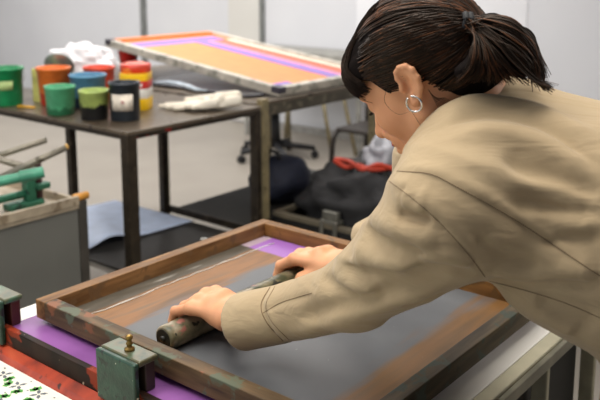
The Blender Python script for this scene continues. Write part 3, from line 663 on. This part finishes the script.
# hands
def hand(w, hx, hy, hz, pitch=0, fc=0., th_in=.0):
    """w wrist centre; hx thumb side, hy toward the knuckles, hz back of hand; roller axis under the knuckles"""
    hx, hy, hz = map(lambda v: np.array(v, float), (hx, hy, hz))
    def q(x, y, z): return w+hx*x+hy*y+hz*z
    ax = RY-w[1]; az = RZ-w[2]                   # roller axis in hand coordinates (y, z)
    def wr(ang, rad): return ax-rad*math.cos(ang), az+rad*math.sin(ang)   # 0 = wrist side, 90 = top, 180 = far side
    xs = [.033, .011, -.012, -.034]; lens = [0, 1, 2, 3]; kr = [.0110, .0112, .0106, .0096]
    base = [(.020, .015), (.006, .018), (-.008, .016), (-.019, .012)]
    for i, x in enumerate(xs):
        my, mz = wr(math.radians((74, 76, 72, 66)[i]), RR+.0270); m_ = q(x, my, mz+(.003, .005, .003, 0)[i])
        add(rc(q(base[i][0]*1.05, .012, .002), m_, .0140, .0120), .014)
        add(sp_(m_+hz*.001, kr[i]+.0014), .006)
        r_ = RR+kr[i]*.86; a1, a2, a3 = (128, 126, 124, 126)[i], (168, 167, 166, 164)[i], (203, 202, 200, 198)[i]
        p1 = q(x*1.02, *wr(math.radians(a1), r_+.0050)); p2 = q(x*1.0, *wr(math.radians(a2), r_)); p3 = q(x*.96, *wr(math.radians(a3), r_-.001))
        add(rc(m_, p1, kr[i]+.0004, kr[i]-.0006), .005); add(rc(p1, p2, kr[i]-.0006, kr[i]-.0014), .003); add(rc(p2, p3, kr[i]-.0014, kr[i]-.0026), .002)
    add(rc(q(.012, .03, -.001), q(-.012, .03, -.001), .0155, .0155), .015); add(rc(q(.012, .058, .010), q(-.014, .056, .008), .0165, .0155), .012)
    add(rc(q(.0, -.03, -.001), q(.0, .012, 0), .0245, .0215), .012)
    add(rc(q(-.024, .022, -.010), q(-.020, .046, -.012), .0185, .0160), .014); add(rc(q(-.006, .020, -.010), q(.018, .030, -.012), .018, .016), .014)
    t0, t1 = q(.020, .016, -.006), q(.040, ax-.040, az+.018); r_ = RR+.0105
    t2 = q(.046, *wr(math.radians(6), r_+.001)); t3 = q(.038, *wr(math.radians(-22), r_-.0005))
    add(rc(t0, t1, .0155, .0130), .014); add(rc(t1, t2, .0125, .0108), .006); add(rc(t2, t3, .0106, .0085), .004)
hand(LW, (1, 0, 0), (0, 1, 0), (0, 0, 1)); hand(RW, (-1, 0, 0), (0, 1, 0), (0, 0, 1))
allp = np.array([LH, LA, RA, RW, LW, hp(0, 0, .2), hp(.2, 0, 0), C7, PV, FS, RE]); lo, hi = allp.min(0)-.17, allp.max(0)+.17; lo[2] = -.02
V, Q = mesh_sdf(B_, lo, hi, .0022)
# feet flat on the floor
V[:, 2] = np.maximum(V[:, 2], .004)
t = NT('skin'); n = t.noise(20, 4); c = t.ramp(n, [(.3, (208, 146, 106)), (.7, (222, 162, 120))])
t.bump(t.noise(260, 3), .12, .001); mskin = t.out(c, .48, spec=.4, **{'Subsurface Weight': .08, 'Subsurface Scale': .008, 'Subsurface Radius': (1, .35, .2)})
mlip = M('lip', (148, 70, 74), .4)
PN = thing('person', 'woman with dark ponytail in beige work jacket bending over the frame', 'person', (float(PV[0]), float(PV[1]), 0))
me = to_mesh('body', V, Q); pc = np.empty(len(me.polygons)*3); me.polygons.foreach_get('center', pc); pc = pc.reshape(-1, 3)
ld = np.minimum(LIPS[0](pc), LIPS[1](pc)); near = np.linalg.norm(pc-hp(.1, 0, -.058), axis=1) < .03
mi = ((ld < .0006) & near).astype(np.int32); me.polygons.foreach_set('material_index', mi); body = link('body', me, [mskin, mlip], PN)

# ---- jacket
J = []
def ja(f, k=.03, op='+'): J.append((f, op, k))
def cm(p, r=0, u=0, f=0): return np.array(p)+CR*r+CU*u+CF*f
ja(rc(P(478, 178, 1.05), P(640, 232, 1.03), .100, .128), 0)
ja(rc(P(486, 168, 1.20), P(640, 222, 1.20), .105, .130), .06)
ja(rc(P(640, 232, 1.03), P(800, 350, 1.03), .128, .135), .06)
ja(rc(P(640, 222, 1.20), P(800, 350, 1.20), .130, .135), .06)
ja(rc(P(540, 156, 1.13), P(660, 205, 1.13), .088, .105), .06)
ja(rc(P(556, 268, 1.01), P(660, 300, 1.00), .066, .09), .05)
ja(rc(NS, LE, .083, .051), .03)
ja(rc(NS+CU*.02, C7+CR*.0-CU*.02+CF*-.01, .070, .052), .04); ja(rc(FS, C7, .070, .052), .04)
ja(rc(LE, P(290, 312, 1.30), .051, .0435), .02); ja(rc(P(296, 309, 1.295), P(266, 315, 1.340), .0440, .0430), .012)
ja(rc(P(281, 314, 1.318), P(241, 322, 1.366), .0470, .0490), .002)
ja(rc(FS, RE, .068, .052), .035); ja(rc(RE, P(368, 241, 1.56), .050, .040), .02)
# openings
ax_ = _n(P(240, 319, 1.368)-P(283, 311, 1.315))
def plane_cut(pt, n):
    pt = np.array(pt); n = _n(n)
    def f(p): return np.maximum(-((p-pt)@n), np.linalg.norm(p-pt, axis=1)-.10)
    return f
ja(plane_cut(P(244, 320, 1.362)+ax_*.004, ax_+.18*CF-.10*CU), .004, '-')
ja(rc(P(262, 317, 1.340), LW+ax_*.02, .030, .043), .003, '-')
ax2 = _n(P(368, 241, 1.56)-RE); ja(plane_cut(P(368, 240, 1.56), ax2), .004, '-'); ja(rc(P(371, 238, 1.55), RW, .034, .036), .004, '-')
ja(rc(hp(-.01, 0, 0), P(462, 112, 1.13), .064, .054), .012, '-')
ja(rc(hp(.05, 0, -.06), P(452, 150, 1.13), .075, .045), .012, '-')
# lower hem of the jacket hanging by the hip
ja(rc(P(690, 330, 1.00), P(655, 430, 1.02), .075, .070), .05)
Jb = list(J)
def trace(x, y, pr=Jb, d0=.75, d1=1.75):
    r = ray(x, y); L = np.linalg.norm(r); r = r/L; t_ = d0*L/FPX
    for _ in range(90):
        d = float(evalp(pr, (CAM+r*t_)[None])[0])
        if abs(d) < .0004: return CAM+r*t_
        t_ += d*.8
        if t_ > d1*L/FPX: return None
    return CAM+r*t_
FOLDS = []
def fold(pts, w, a):
    q = [trace(*p) for p in pts]; q = [v for v in q if v is not None]
    if len(q) > 1: FOLDS.append((np.array(smooth_path(q, 3*len(q))) if len(q) > 2 else np.array(q), w*.9, a*(1.2 if w < .005 else 2.4)))
for pts, w, a in (
    # cuff band
    ([(270, 288), (262, 305), (268, 322), (282, 340)], .0035, -.0045), ([(276, 286), (268, 304), (274, 321), (288, 339)], .004, .003),
    # sleeve, wrist to elbow
    ([(262, 312), (285, 302), (312, 295)], .004, -.003), ([(292, 332), (330, 322), (380, 306), (440, 288)], .014, .006), ([(300, 318), (340, 306), (392, 290), (452, 268)], .012, -.007),
    ([(322, 277), (345, 292), (358, 300)], .010, -.006), ([(335, 268), (352, 285), (380, 292)], .012, .006), ([(345, 262), (366, 272), (400, 274)], .010, -.007),
    ([(356, 246), (380, 262), (420, 266)], .012, .008), ([(366, 228), (392, 246), (436, 252)], .010, -.008), ([(372, 216), (400, 230), (440, 240)], .012, .008),
    ([(372, 206), (398, 214), (432, 222)], .009, -.007), ([(376, 196), (402, 198), (430, 206)], .011, .006), ([(384, 184), (404, 188), (424, 196)], .008, -.004),
    ([(340, 256), (352, 262), (366, 262)], .008, .005),
    # armpit radiating folds
    ([(476, 274), (440, 270), (400, 270)], .009, -.005), ([(474, 262), (440, 256), (412, 254)], .010, .005), ([(482, 284), (450, 292), (400, 306)], .009, -.004),
    # front placket/yoke and body
    ([(398, 172), (430, 176), (479, 200), (517, 222), (560, 250), (598, 276)], .0035, -.0030), ([(402, 168), (434, 172), (482, 195), (520, 217), (562, 245), (600, 271)], .008, .0035),
    ([(388, 181), (413, 199), (440, 223), (468, 254), (484, 276)], .0035, -.0035), ([(396, 180), (420, 196), (447, 220), (474, 250)], .009, .0035),
    ([(489, 281), (520, 285), (560, 284), (598, 285)], .007, -.007), ([(492, 272), (530, 273), (570, 270), (598, 270)], .014, .006),
    ([(490, 287), (534, 294), (570, 306), (598, 318)], .006, -.007), ([(497, 292), (534, 301), (570, 314), (598, 327)], .013, -.006), ([(500, 300), (540, 312), (575, 332)], .012, .004),
    ([(440, 112), (480, 100), (530, 108), (570, 128), (600, 146)], .014, .006), ([(446, 124), (490, 114), (540, 126), (600, 168)], .012, -.0045),
    ([(452, 140), (500, 132), (550, 150), (600, 184)], .016, .005), ([(500, 160), (550, 176), (600, 196)], .016, -.0045), ([(462, 160), (510, 180), (560, 192), (600, 206)], .016, .0045),
    ([(500, 200), (550, 208), (600, 214)], .012, -.004), ([(520, 212), (560, 222), (600, 228)], .014, .004), ([(540, 240), (570, 240), (600, 238)], .010, -.004),
    ([(486, 236), (520, 244), (560, 258)], .014, .004), ([(470, 232), (500, 252), (540, 266)], .010, -.003),
    ([(466, 84), (500, 92), (540, 92)], .008, .003), ([(454, 98), (490, 92), (530, 98)], .005, -.0025)):
    fold(pts, w, a)
KN = [(np.array([rng.normal(0, 1) for _ in range(3)]), rng.uniform(0, 6.28), rng.uniform(26, 60)) for _ in range(8)]
def jpost(p, d):
    bc = p.mean(0); br_ = np.linalg.norm(p[0]-bc)
    for q, w, a in FOLDS:
        c = q.mean(0); R_ = np.linalg.norm(q-c, axis=1).max()+3*w
        if np.linalg.norm(bc-c) > R_+br_ or np.linalg.norm(q-bc, axis=1).min() > br_+3*w+.03: continue
        m = np.linalg.norm(p-c, axis=1) < R_
        if not m.any(): continue
        pm = p[m]; best = np.full(len(pm), 9.); n = len(q)-1; fall = np.ones(len(pm))
        for i in range(n):
            ab = q[i+1]-q[i]; t_ = np.clip(((pm-q[i])@ab)/max(ab@ab, 1e-9), 0, 1); dd = np.linalg.norm(pm-q[i]-t_[:, None]*ab, axis=1)
            u = (i+t_)/n; fl = np.minimum(1, np.minimum(u, 1-u)*5+.15); mm = dd < best; best = np.where(mm, dd, best); fall = np.where(mm, fl, fall)
        d[m] -= a*fall*np.exp(-1.25*(np.sqrt(best*best+.09*w*w)-.3*w)/w)
    u_ = (p-NS)@CU; r_ = (p-NS)@CR; f_ = (p-NS)@CF
    mk = np.clip((r_-.03)/.06, 0, 1); ph_ = 40*(u_+.28*r_)+1.3*np.sin(6*r_+2*u_)+.4*np.sin(13*r_+7*f_); d = d-.0030*mk*(1-np.abs(np.sin(ph_))**.8)
    ma = np.clip((.04-r_)/.05, 0, 1)*np.clip((r_+.24)/.06, 0, 1); ph_ = 44*(r_*.35+u_*.85)+1.6*np.sin(9*u_+5*f_+6*r_); d = d-.0025*ma*(1-np.abs(np.sin(ph_))**.8)
    wv = sum(np.sin((p@_n(k))*fr+ph) for k, ph, fr in KN)/8
    return d-.0022*wv
allj = np.array([NS, FS, LE, RE, P(240, 319, 1.37), P(368, 241, 1.58), P(800, 350, 1.03), P(800, 350, 1.2), P(655, 430, 1.02), C7]); lo, hi = allj.min(0)-.16, allj.max(0)+.16
Vj, Qj = mesh_sdf(J, lo, hi, .0033, post=jpost, slack=.03)
t = NT('jacket_cotton'); n = t.noise(7, 5); c = t.ramp(n, [(.3, (166, 145, 113)), (.7, (177, 156, 123))])
v1 = t.mapping((1, 1, 1), (0, 0, math.radians(50.9))); w1_ = t.noise(1., 3, t.mapping((5, 24, 30), v=v1), dist=.6, rough=.45); wv = t.noise(900, 2); t.bump(t.math('ADD', t.math('MULTIPLY', w1_, 5.0), t.math('ADD', t.math('MULTIPLY', t.noise(60, 3), .5), t.math('MULTIPLY', wv, .12))), .5, .0022); mjac = t.out(c, .85, spec=.25, **{'Sheen Weight': .15})
jme = to_mesh('jacket', Vj, Qj); jac = link('jacket', jme, mjac, PN)
# stitched seams on the jacket surface
bvh = BVHTree.FromPolygons([tuple(v) for v in Vj], [tuple(q) for q in Qj])
def surf(x, y, lift=.0004):
    r = Vector(ray(x, y)).normalized(); h_ = bvh.ray_cast(Vector(CAM), r)
    return None if h_[0] is None else np.array(h_[0])-np.array(r)*lift
mseamj = M('seam_brown', (118, 98, 72), .8)
def seam(pts, r=.0005, name='seam'):
    q = [surf(x, y) for x, y in [tuple(v) for v in smooth_path([(a, b, 0) for a, b in pts], 60)[:] for v in [v[:2]]]]; q = [v for v in q if v is not None]
    run = [q[0]]
    for v in q[1:]:
        if np.linalg.norm(v-run[-1]) < .05: run.append(v)
    if len(run) > 2: m = MB(); m.tube(run, r, 5); m.build(name, mseamj, jac)
seam([(270, 287), (261, 305), (267, 323), (283, 341)], .0008); seam([(275, 286), (266, 305), (272, 322), (289, 340)])
seam([(263, 313), (280, 303), (298, 297), (312, 293)])
seam([(397, 171), (430, 174), (455, 186), (479, 199), (517, 221), (558, 248), (600, 276)], .0006)
seam([(389, 181), (413, 199), (440, 223), (468, 254), (485, 277)])
seam([(489, 281), (534, 293), (570, 305), (600, 318)])

# ---- dark shirt under the jacket
SHT = [(rc(C7-.06*CU, BL, .093, .108), '+', 0), (rc(BL, PV, .106, .118), '+', .05), (rc(NS, FS, .057, .057), '+', .05), (rc(NS, NS+(LE-NS)*.45, .052, .048), '+', .03), (rc(FS, FS+(RE-FS)*.45, .052, .048), '+', .03), (rc(hp(-.010, 0, -.03), P(480, 128, 1.13), .058, .062), '-', .012)]
al = np.array([NS, FS, C7, BL, PV, LE, RE]); Vs, Qs = mesh_sdf(SHT, al.min(0)-.16, al.max(0)+.16, .006)
link('shirt', to_mesh('shirt', Vs, Qs), M('shirt_dark', (44, 42, 58), .8), PN)
# ---- trousers and shoes
TR = []
for (hh, kn, an) in ((LH, LK, LA), (RH, RK, RA)): TR += [(rc(hh, kn, .112, .082), '+', .06), (rc(kn, an+ZU*.03, .082, .068), '+', .03)]
TR.append((rc(PV+CR*.02, PV-ZU*.06, .125, .12), '+', .05))
al = np.array([LH, RH, LA, RA, PV]); Vt, Qt = mesh_sdf(TR, al.min(0)-.17, al.max(0)+.17, .008)
link('trousers', to_mesh('trousers', Vt, Qt), M('trouser_cloth', (96, 92, 84), .85), PN)
for an in (LA, RA):
    SH = [(rc(an-ZU*.040, an-CR*.14-ZU*.047, .043, .036), '+', 0), (rc(an-ZU*.02, an+ZU*.01, .045, .042), '+', .02)]
    al = np.array([an, an-CR*.15]); Vs, Qs = mesh_sdf(SH, al.min(0)-.1, al.max(0)+.1, .005); Vs[:, 2] = np.maximum(Vs[:, 2], .0)
    link('shoe', to_mesh('shoe', Vs, Qs), M('shoe_leather', (40, 36, 34), .5), PN)

# ---- hair
t = NT('hair_dark'); nv = t.noise(60, 3); c = t.ramp(nv, [(.3, (22, 15, 12)), (.6, (38, 26, 20)), (.8, (58, 38, 27))]); mhair = t.out(c, .46, spec=.28, **{'Specular Tint': (1, .8, .62, 1)})
t = NT('hair_under'); mhair0 = t.out((18, 12, 10), .8, spec=.08); t = NT('hair_brown'); c = t.ramp(t.noise(60, 3), [(.3, (52, 32, 22)), (.7, (104, 64, 40))]); mhair2 = t.out(c, .42, spec=.32, **{'Specular Tint': (1, .8, .62, 1)})
CC = np.array([-.008, 0, .036]); CRD = np.array([.092, .077, .078])
def zline(x):
    xs = [-.2, -.085, -.060, -.045, -.034, -.022, -.008, .008, .016, .026, .040, .060, .095, .2]
    zs = [-.055, -.058, -.055, -.040, -.010, .028, .040, .038, .020, .008, .036, .048, .044, .040]
    return np.interp(x, xs, zs)
def haircap(p):
    q = ((p-H0)@HM)/HS; r = CRD; qq = q-CC; k0 = np.linalg.norm(qq/r, axis=1); k1 = np.linalg.norm(qq/(r*r), axis=1)+1e-9; d = k0*(k0-1)/k1
    def sm(a, b, k):
        h = np.maximum(k-np.abs(a-b), 0)/k; return np.minimum(a, b)-h*h*k*.25
    nape = np.linalg.norm((q-np.array([-.052, 0, -.012]))/np.array([.046, .056, .058]), axis=1); d = sm(d, (nape-1)*.048, .03)
    bang = np.linalg.norm((q-np.array([.063, 0, .048]))/np.array([.034, .060, .040]), axis=1); d = sm(d, (bang-1)*.038, .02)
    d = d + .0012*np.sin(60*math.pi*q[:, 1]*2+q[:, 0]*40)*.6
    cut = (zline(q[:, 0])-q[:, 2])*.75; h = np.maximum(.006-np.abs(d-cut), 0)/.006; return (np.maximum(d, cut)+h*h*.006*.25)*HS
al = np.array([hp(a, b, c_) for a in (-.15, .15) for b in (-.11, .11) for c_ in (-.1, .17)])
Vh, Qh = mesh_sdf([(haircap, '+', 0)], al.min(0), al.max(0), .0026)
hair = link('hair', to_mesh('hair', Vh, Qh), mhair0, PN)
def strands(name, paths, r0, mat, parent, tip=.35):
    """every path is an (n,3) array; all strands become one mesh"""
    VV, FF = [], []; nb = 0
    for pth in paths:
        n = len(pth); tg = np.gradient(pth, axis=0); tg /= np.linalg.norm(tg, axis=1)[:, None]+1e-9
        a = np.cross(tg, CF); a /= np.linalg.norm(a, axis=1)[:, None]+1e-9; b = np.cross(tg, a)
        rr = r0*rng.uniform(.7, 1.3)*(1-(1-tip)*np.linspace(0, 1, n)**3)[:, None]
        ring = [pth+rr*(a*math.cos(k)+b*math.sin(k)) for k in (0, 2.094, 4.189)]
        VV.append(np.stack(ring, 1).reshape(-1, 3)); i = np.arange(n-1)*3+nb
        for k in range(3): k2 = (k+1) % 3; FF.append(np.stack([i+k, i+k2, i+3+k2, i+3+k], 1))
        nb += n*3
    o = link(name, to_mesh(name, np.concatenate(VV), np.concatenate(FF)), mat, parent); o['kind'] = 'stuff'; return o
TIE = np.array([-.098, 0, .020])
def onscalp(dirs, off):
    """points on the hair surface in the given directions from the cranium centre, pushed out over nape and bangs"""
    d = dirs/np.linalg.norm(dirs, axis=-1, keepdims=True); base = 1/np.linalg.norm(d/CRD, axis=-1)
    q = CC+d*base[..., None]; w_ = H0+(q@HM.T)*HS
    for _ in range(6):
        sd_ = haircap_nocut(w_.reshape(-1, 3)).reshape(w_.shape[:-1]); w_ = w_-(d@HM.T)*(sd_-off)[..., None]
    return w_
_zl = zline
def haircap_nocut(p):
    global zline
    zline = lambda x: np.full_like(x, -9.); r = haircap(p); zline = _zl; return r
def scalp_path(s, e, n=14, off=.001, jit=.03):
    t_ = np.linspace(0, 1, n)[:, None]; d = s*(1-t_)+e*t_; d = d/np.linalg.norm(d, axis=1)[:, None]; d = d+jit*np.sin(t_*PI)*rng.normal(0, 1, 3); return d, off
tie_d = (TIE-CC)/np.linalg.norm(TIE-CC)
D_, O_ = [], []
for i in range(1300):      # swept back from the hairline to the tie
    x = rng.uniform(-.085, .06); z = float(zline(np.array([x]))[0])+rng.uniform(.0, .02) if rng.random() < .6 else rng.uniform(.05, .13)
    if z > .05 and rng.random() < .6: x = rng.uniform(-.03, .05)
    s = 1 if rng.random() < .75 else -1; st_ = np.array([x, s*.08, z])-CC
    if z > .1: st_[1] *= rng.uniform(.1, .8)
    dd, off = scalp_path(st_/np.linalg.norm(st_), tie_d); D_.append(dd); O_.append(rng.uniform(.0002, .0022))
D_ = np.array(D_); W_ = onscalp(D_, np.array(O_)[:, None]); paths = list(W_)
dark = [p for i, p in enumerate(paths) if i % 4]; brown = [p for i, p in enumerate(paths) if not i % 4]
D2 = []
for i in range(900):      # bangs falling from the crown over the brow
    y = rng.uniform(-.05, .074); st_ = np.array([rng.uniform(-.01, .03), y*.5, .12])-CC; en = np.array([.10-abs(y)*.45, y*1.25, rng.uniform(.022, .044)-(rng.random() < .3)*(abs(y-.01) < .04)*rng.uniform(0, .022)])-CC
    t_ = np.linspace(0, 1, 14)[:, None]; d = (st_*(1-t_)+en*t_)+np.array([.05, 0, .03])*np.sin(t_*PI); D2.append(d/np.linalg.norm(d, axis=1)[:, None])
W2 = onscalp(np.array(D2), rng.uniform(.0008, .0040, (900, 1)))
strands('hair_strands', dark+list(W2), .0009, mhair, hair); strands('hair_strands', brown, .0008, mhair2, hair)
# ponytail: a thick drooping core plus loose strands
TW = hp(-.112, .012, .024); dt = (TW-CAM)@CF
def bez(cp, n=18):
    cp = [np.array(c_) for c_ in cp]; return np.array(smooth_path(cp, n))
core = [(rc(P(468, 24, dt), P(492, 28, dt-.005), .009, .018), '+', 0), (rc(P(492, 30, dt-.005), P(518, 44, dt-.01), .018, .021), '+', .01), (rc(P(518, 44, dt-.01), P(532, 68, dt-.01), .020, .012), '+', .01),
        (rc(P(480, 34, dt), P(484, 62, dt-.015), .012, .018), '+', .01), (rc(P(484, 62, dt-.015), P(462, 72, dt-.02), .018, .010), '+', .01), (rc(P(486, 60, dt-.015), P(522, 66, dt-.02), .018, .014), '+', .01)]
al = np.array([P(455, 10, dt), P(550, 95, dt)]); Vc, Qc = mesh_sdf(core, al.min(0)-.08, al.max(0)+.08, .003)
pony = link('ponytail', to_mesh('ponytail', Vc, Qc), mhair0, PN)
pth, pth2 = [], []
for i in range(820):
    u = rng.random(); dz = rng.normal(0, .012); k = rng.random()
    a = np.array(P(467+rng.normal(0, 1.5), 23+rng.normal(0, 3), dt+rng.normal(0, .006)))
    if k < .5:   # upper sweep
        h = u; cp = [a, P(490, 15+26*h, dt-.004+dz), P(516-4*h, 22+34*h+rng.normal(0, 1.5), dt-.01+dz*1.6), P(537-10*h, 46+20*h+rng.normal(0, 2), dt-.012+dz*1.6), P(544-12*h+rng.normal(0, 2.5), 74+6*h+rng.normal(0, 5), dt-.015+dz)]
    elif k < .86: # inner fall
        h = u; h = h*h; dz = abs(dz)*.4; cp = [a, P(474+14*h, 36+4*h, dt-.020-dz), P(474+28*h+rng.normal(0, 2), 54+4*h, dt-.036-dz), P(468+50*h+rng.normal(0, 2), 70+3*h, dt-.038-dz), P(456+78*h, 80+3*h+rng.normal(0, 2), dt-.032-dz)]
    else:        # low strands sweeping under the ponytail to the right tips
        h = u; cp = [a, P(492, 30+10*h, dt-.01+dz), P(512, 52+10*h, dt-.024+dz), P(532, 74+6*h, dt-.026+dz), P(549+rng.normal(0, 3), 88+rng.normal(0, 2), dt-.022+dz*.6)]
    (pth2 if rng.random() < .3 else pth).append(bez(cp))
strands('ponytail_strands', pth, .0009, mhair, pony); strands('ponytail_strands', pth2, .0009, mhair2, pony)
m = MB(); axh = _n(P(480, 24, dt)-P(455, 22, dt)); c0 = P(467, 22, dt); uu = _n(np.cross(axh, CF)); vv = np.cross(axh, uu)
for k in (-.003, .003): m.tube([c0+axh*k+(uu*math.cos(a)+vv*math.sin(a))*.0095 for a in np.linspace(0, 2*PI, 20, endpoint=False)], .0046, 8, True)
m.build('hair_tie', M('tie_black', (20, 20, 22), .7), PN)
# loose strands before the ear, brow and lashes
loose = [bez([hp(.012, .078, .022), hp(.032, .076, .006), hp(.028, .074, -.016), hp(.008, .074, -.022)]), bez([hp(.008, .074, -.02), hp(.012, .070, -.045), hp(.016, .064, -.07), hp(.02, .056, -.088)])]
for i in range(10): loose.append(bez([hp(-.03, .074, -.01-.002*i), hp(-.022-.002*i, .066, -.035), hp(-.014-.003*i, .060, -.062-.003*i)]))
strands('stray_hair', loose, .00032, mhair, hair)
for s in (1, -1):
    br = [bez([hp(.090-.0006*i, s*(.012+.0022*i), .0235+.0003*i), hp(.0885-.0009*i, s*(.016+.0024*i), .0275+.0002*i), hp(.086-.0011*i, s*(.021+.0023*i), .0285-.0002*i)], 6) for i in range(14)]
    ls = [bez([hp(.0865-.0007*i, s*(.022+.0018*i), .000), hp(.0925-.0007*i, s*(.023+.0019*i), -.0015), hp(.0965-.0009*i, s*(.024+.0021*i), .001)], 6) for i in range(11)]
    strands('eyebrow', br, .0008, mhair, body); strands('eyelashes', ls, .0006, mhair, body)
# hoop earring
ce = hp(-.007, .083, -.0155); m = MB(); e1_ = HF; e2_ = HU
a0 = .5; er = .0108
m.tube([ce+(e1_*math.cos(a)+e2_*math.sin(a))*er*(1 if True else 0) for a in np.linspace(PI*.62, PI*2.38, 26)], .0014, 8)
for a in (PI*.62, PI*2.38): q = ce+(e1_*math.cos(a)+e2_*math.sin(a))*er; m.lathe([(.0001, -.0022), (.0018, -.001), (.0022, 0), (.0018, .001), (.0001, .0022)], q, 10)
m.build('earring', M('silver', (210, 210, 208), .2, 1.0), PN)
# work glove on the far table
gl = [(-.10, -.01), (-.03, .0), (.03, .02)]
GS = []
def gpt(x, y, z): a = math.radians(-46); return np.array([2.445+1.15*(x*math.cos(a)-y*math.sin(a)), 2.54+1.15*(x*math.sin(a)+y*math.cos(a)), 1.0+z*1.5])
GS += [(el(gpt(.02, 0, .014), (.100, .078, .018), np.array([[math.cos(math.radians(-46)), -math.sin(math.radians(-46)), 0], [math.sin(math.radians(-46)), math.cos(math.radians(-46)), 0], [0, 0, 1.]])), '+', 0)]
for a, b, r1, r2 in (((-.05, .03, .012), (-.14, .045, .009), .012, .009), ((-.05, .01, .012), (-.16, .012, .009), .012, .009), ((-.05, -.012, .014), (-.13, -.03, .010), .013, .009), ((-.04, -.035, .012), (-.10, -.06, .010), .012, .009),
                     ((.02, -.05, .016), (-.03, -.085, .016), .014, .011), ((.06, .04, .03), (.13, .02, .034), .022, .026), ((.07, -.03, .02), (.13, -.02, .026), .024, .026), ((-.0, .02, .026), (.05, -.02, .034), .018, .020), ((.04, .05, .03), (.07, -.04, .036), .010, .016), ((-.06, .06, .02), (.03, .05, .026), .014, .018), ((-.05, -.06, .016), (.05, -.055, .026), .012, .018), ((.0, .045, .03), (.02, -.04, .03), .010, .010)):
    GS.append((rc(gpt(*a), gpt(*b), r1, r2), '+', .012))
GS.append((rc(gpt(.12, -.002, .032), gpt(.2, -.002, .036), .013, .018), '-', .006)); GS.append((rc(gpt(.0, .05, .03), gpt(.06, .0, .045), .006, .006), '-', .01))
Vg, Qg = mesh_sdf(GS, (2.2, 2.2, .98), (2.75, 2.85, 1.09), .004)
Vg[:, 2] = np.maximum(Vg[:, 2], 1.0015)
link('glove_body', to_mesh('glove_body', Vg, Qg), M('glove_white', (226, 218, 202), .85, var=.05, bump=.3), GL)


# ------------------------------------------------------------------ light
w = bpy.data.worlds.new('world'); S.world = w; w.use_nodes = True
w.node_tree.nodes['Background'].inputs[0].default_value = (.85, .9, 1, 1); w.node_tree.nodes['Background'].inputs[1].default_value = .35
def area(name, loc, target, sx, sy, energy, col):
    l = bpy.data.lights.new(name, 'AREA'); l.shape = 'RECTANGLE'; l.size = sx; l.size_y = sy; l.energy = energy; l.color = col
    o = bpy.data.objects.new(name, l); COL.objects.link(o); o.location = loc
    o.rotation_euler = (Vector(target)-Vector(loc)).to_track_quat('-Z', 'Y').to_euler(); return o
area('ceiling_lamp_near', (1.0, .9, 3.05), (1.0, .9, 0), 1.6, 1.6, 50, (1, .96, .90))
area('ceiling_lamp_far', (3.8, 4.2, 3.05), (3.8, 4.2, 0), 3, 3, 135, (1, .97, .94))
area('ceiling_lamp_left', (3.0, 8.2, 3.05), (3.0, 8.2, 0), 3, 3, 160, (1, .98, .96))
area('fill_light_aisle', (.0, 1.9, 3.0), (1.9, 2.6, .9), 1.4, 1.4, 58, (1, .97, .93))  # added fill that brightens the tub fronts, not a known fixture
area('fill_light_right', (2.7, -1.3, 3.05), (1.4, .5, .9), 1.4, 1.4, 46, (1, .97, .93))  # added fill to lift the white table strip beside the frame
area('fill_light_left', (-1.6, 3.2, 1.9), (2.0, 1.4, 1.0), 2.4, 1.8, 16, (.93, .96, 1))  # added soft fill from the left, no window is known there
vs_ = S.view_settings; vs_.view_transform = 'Standard'; vs_.look = 'None'; vs_.gamma = 1; vs_.exposure = 0; vs_.use_curve_mapping = False
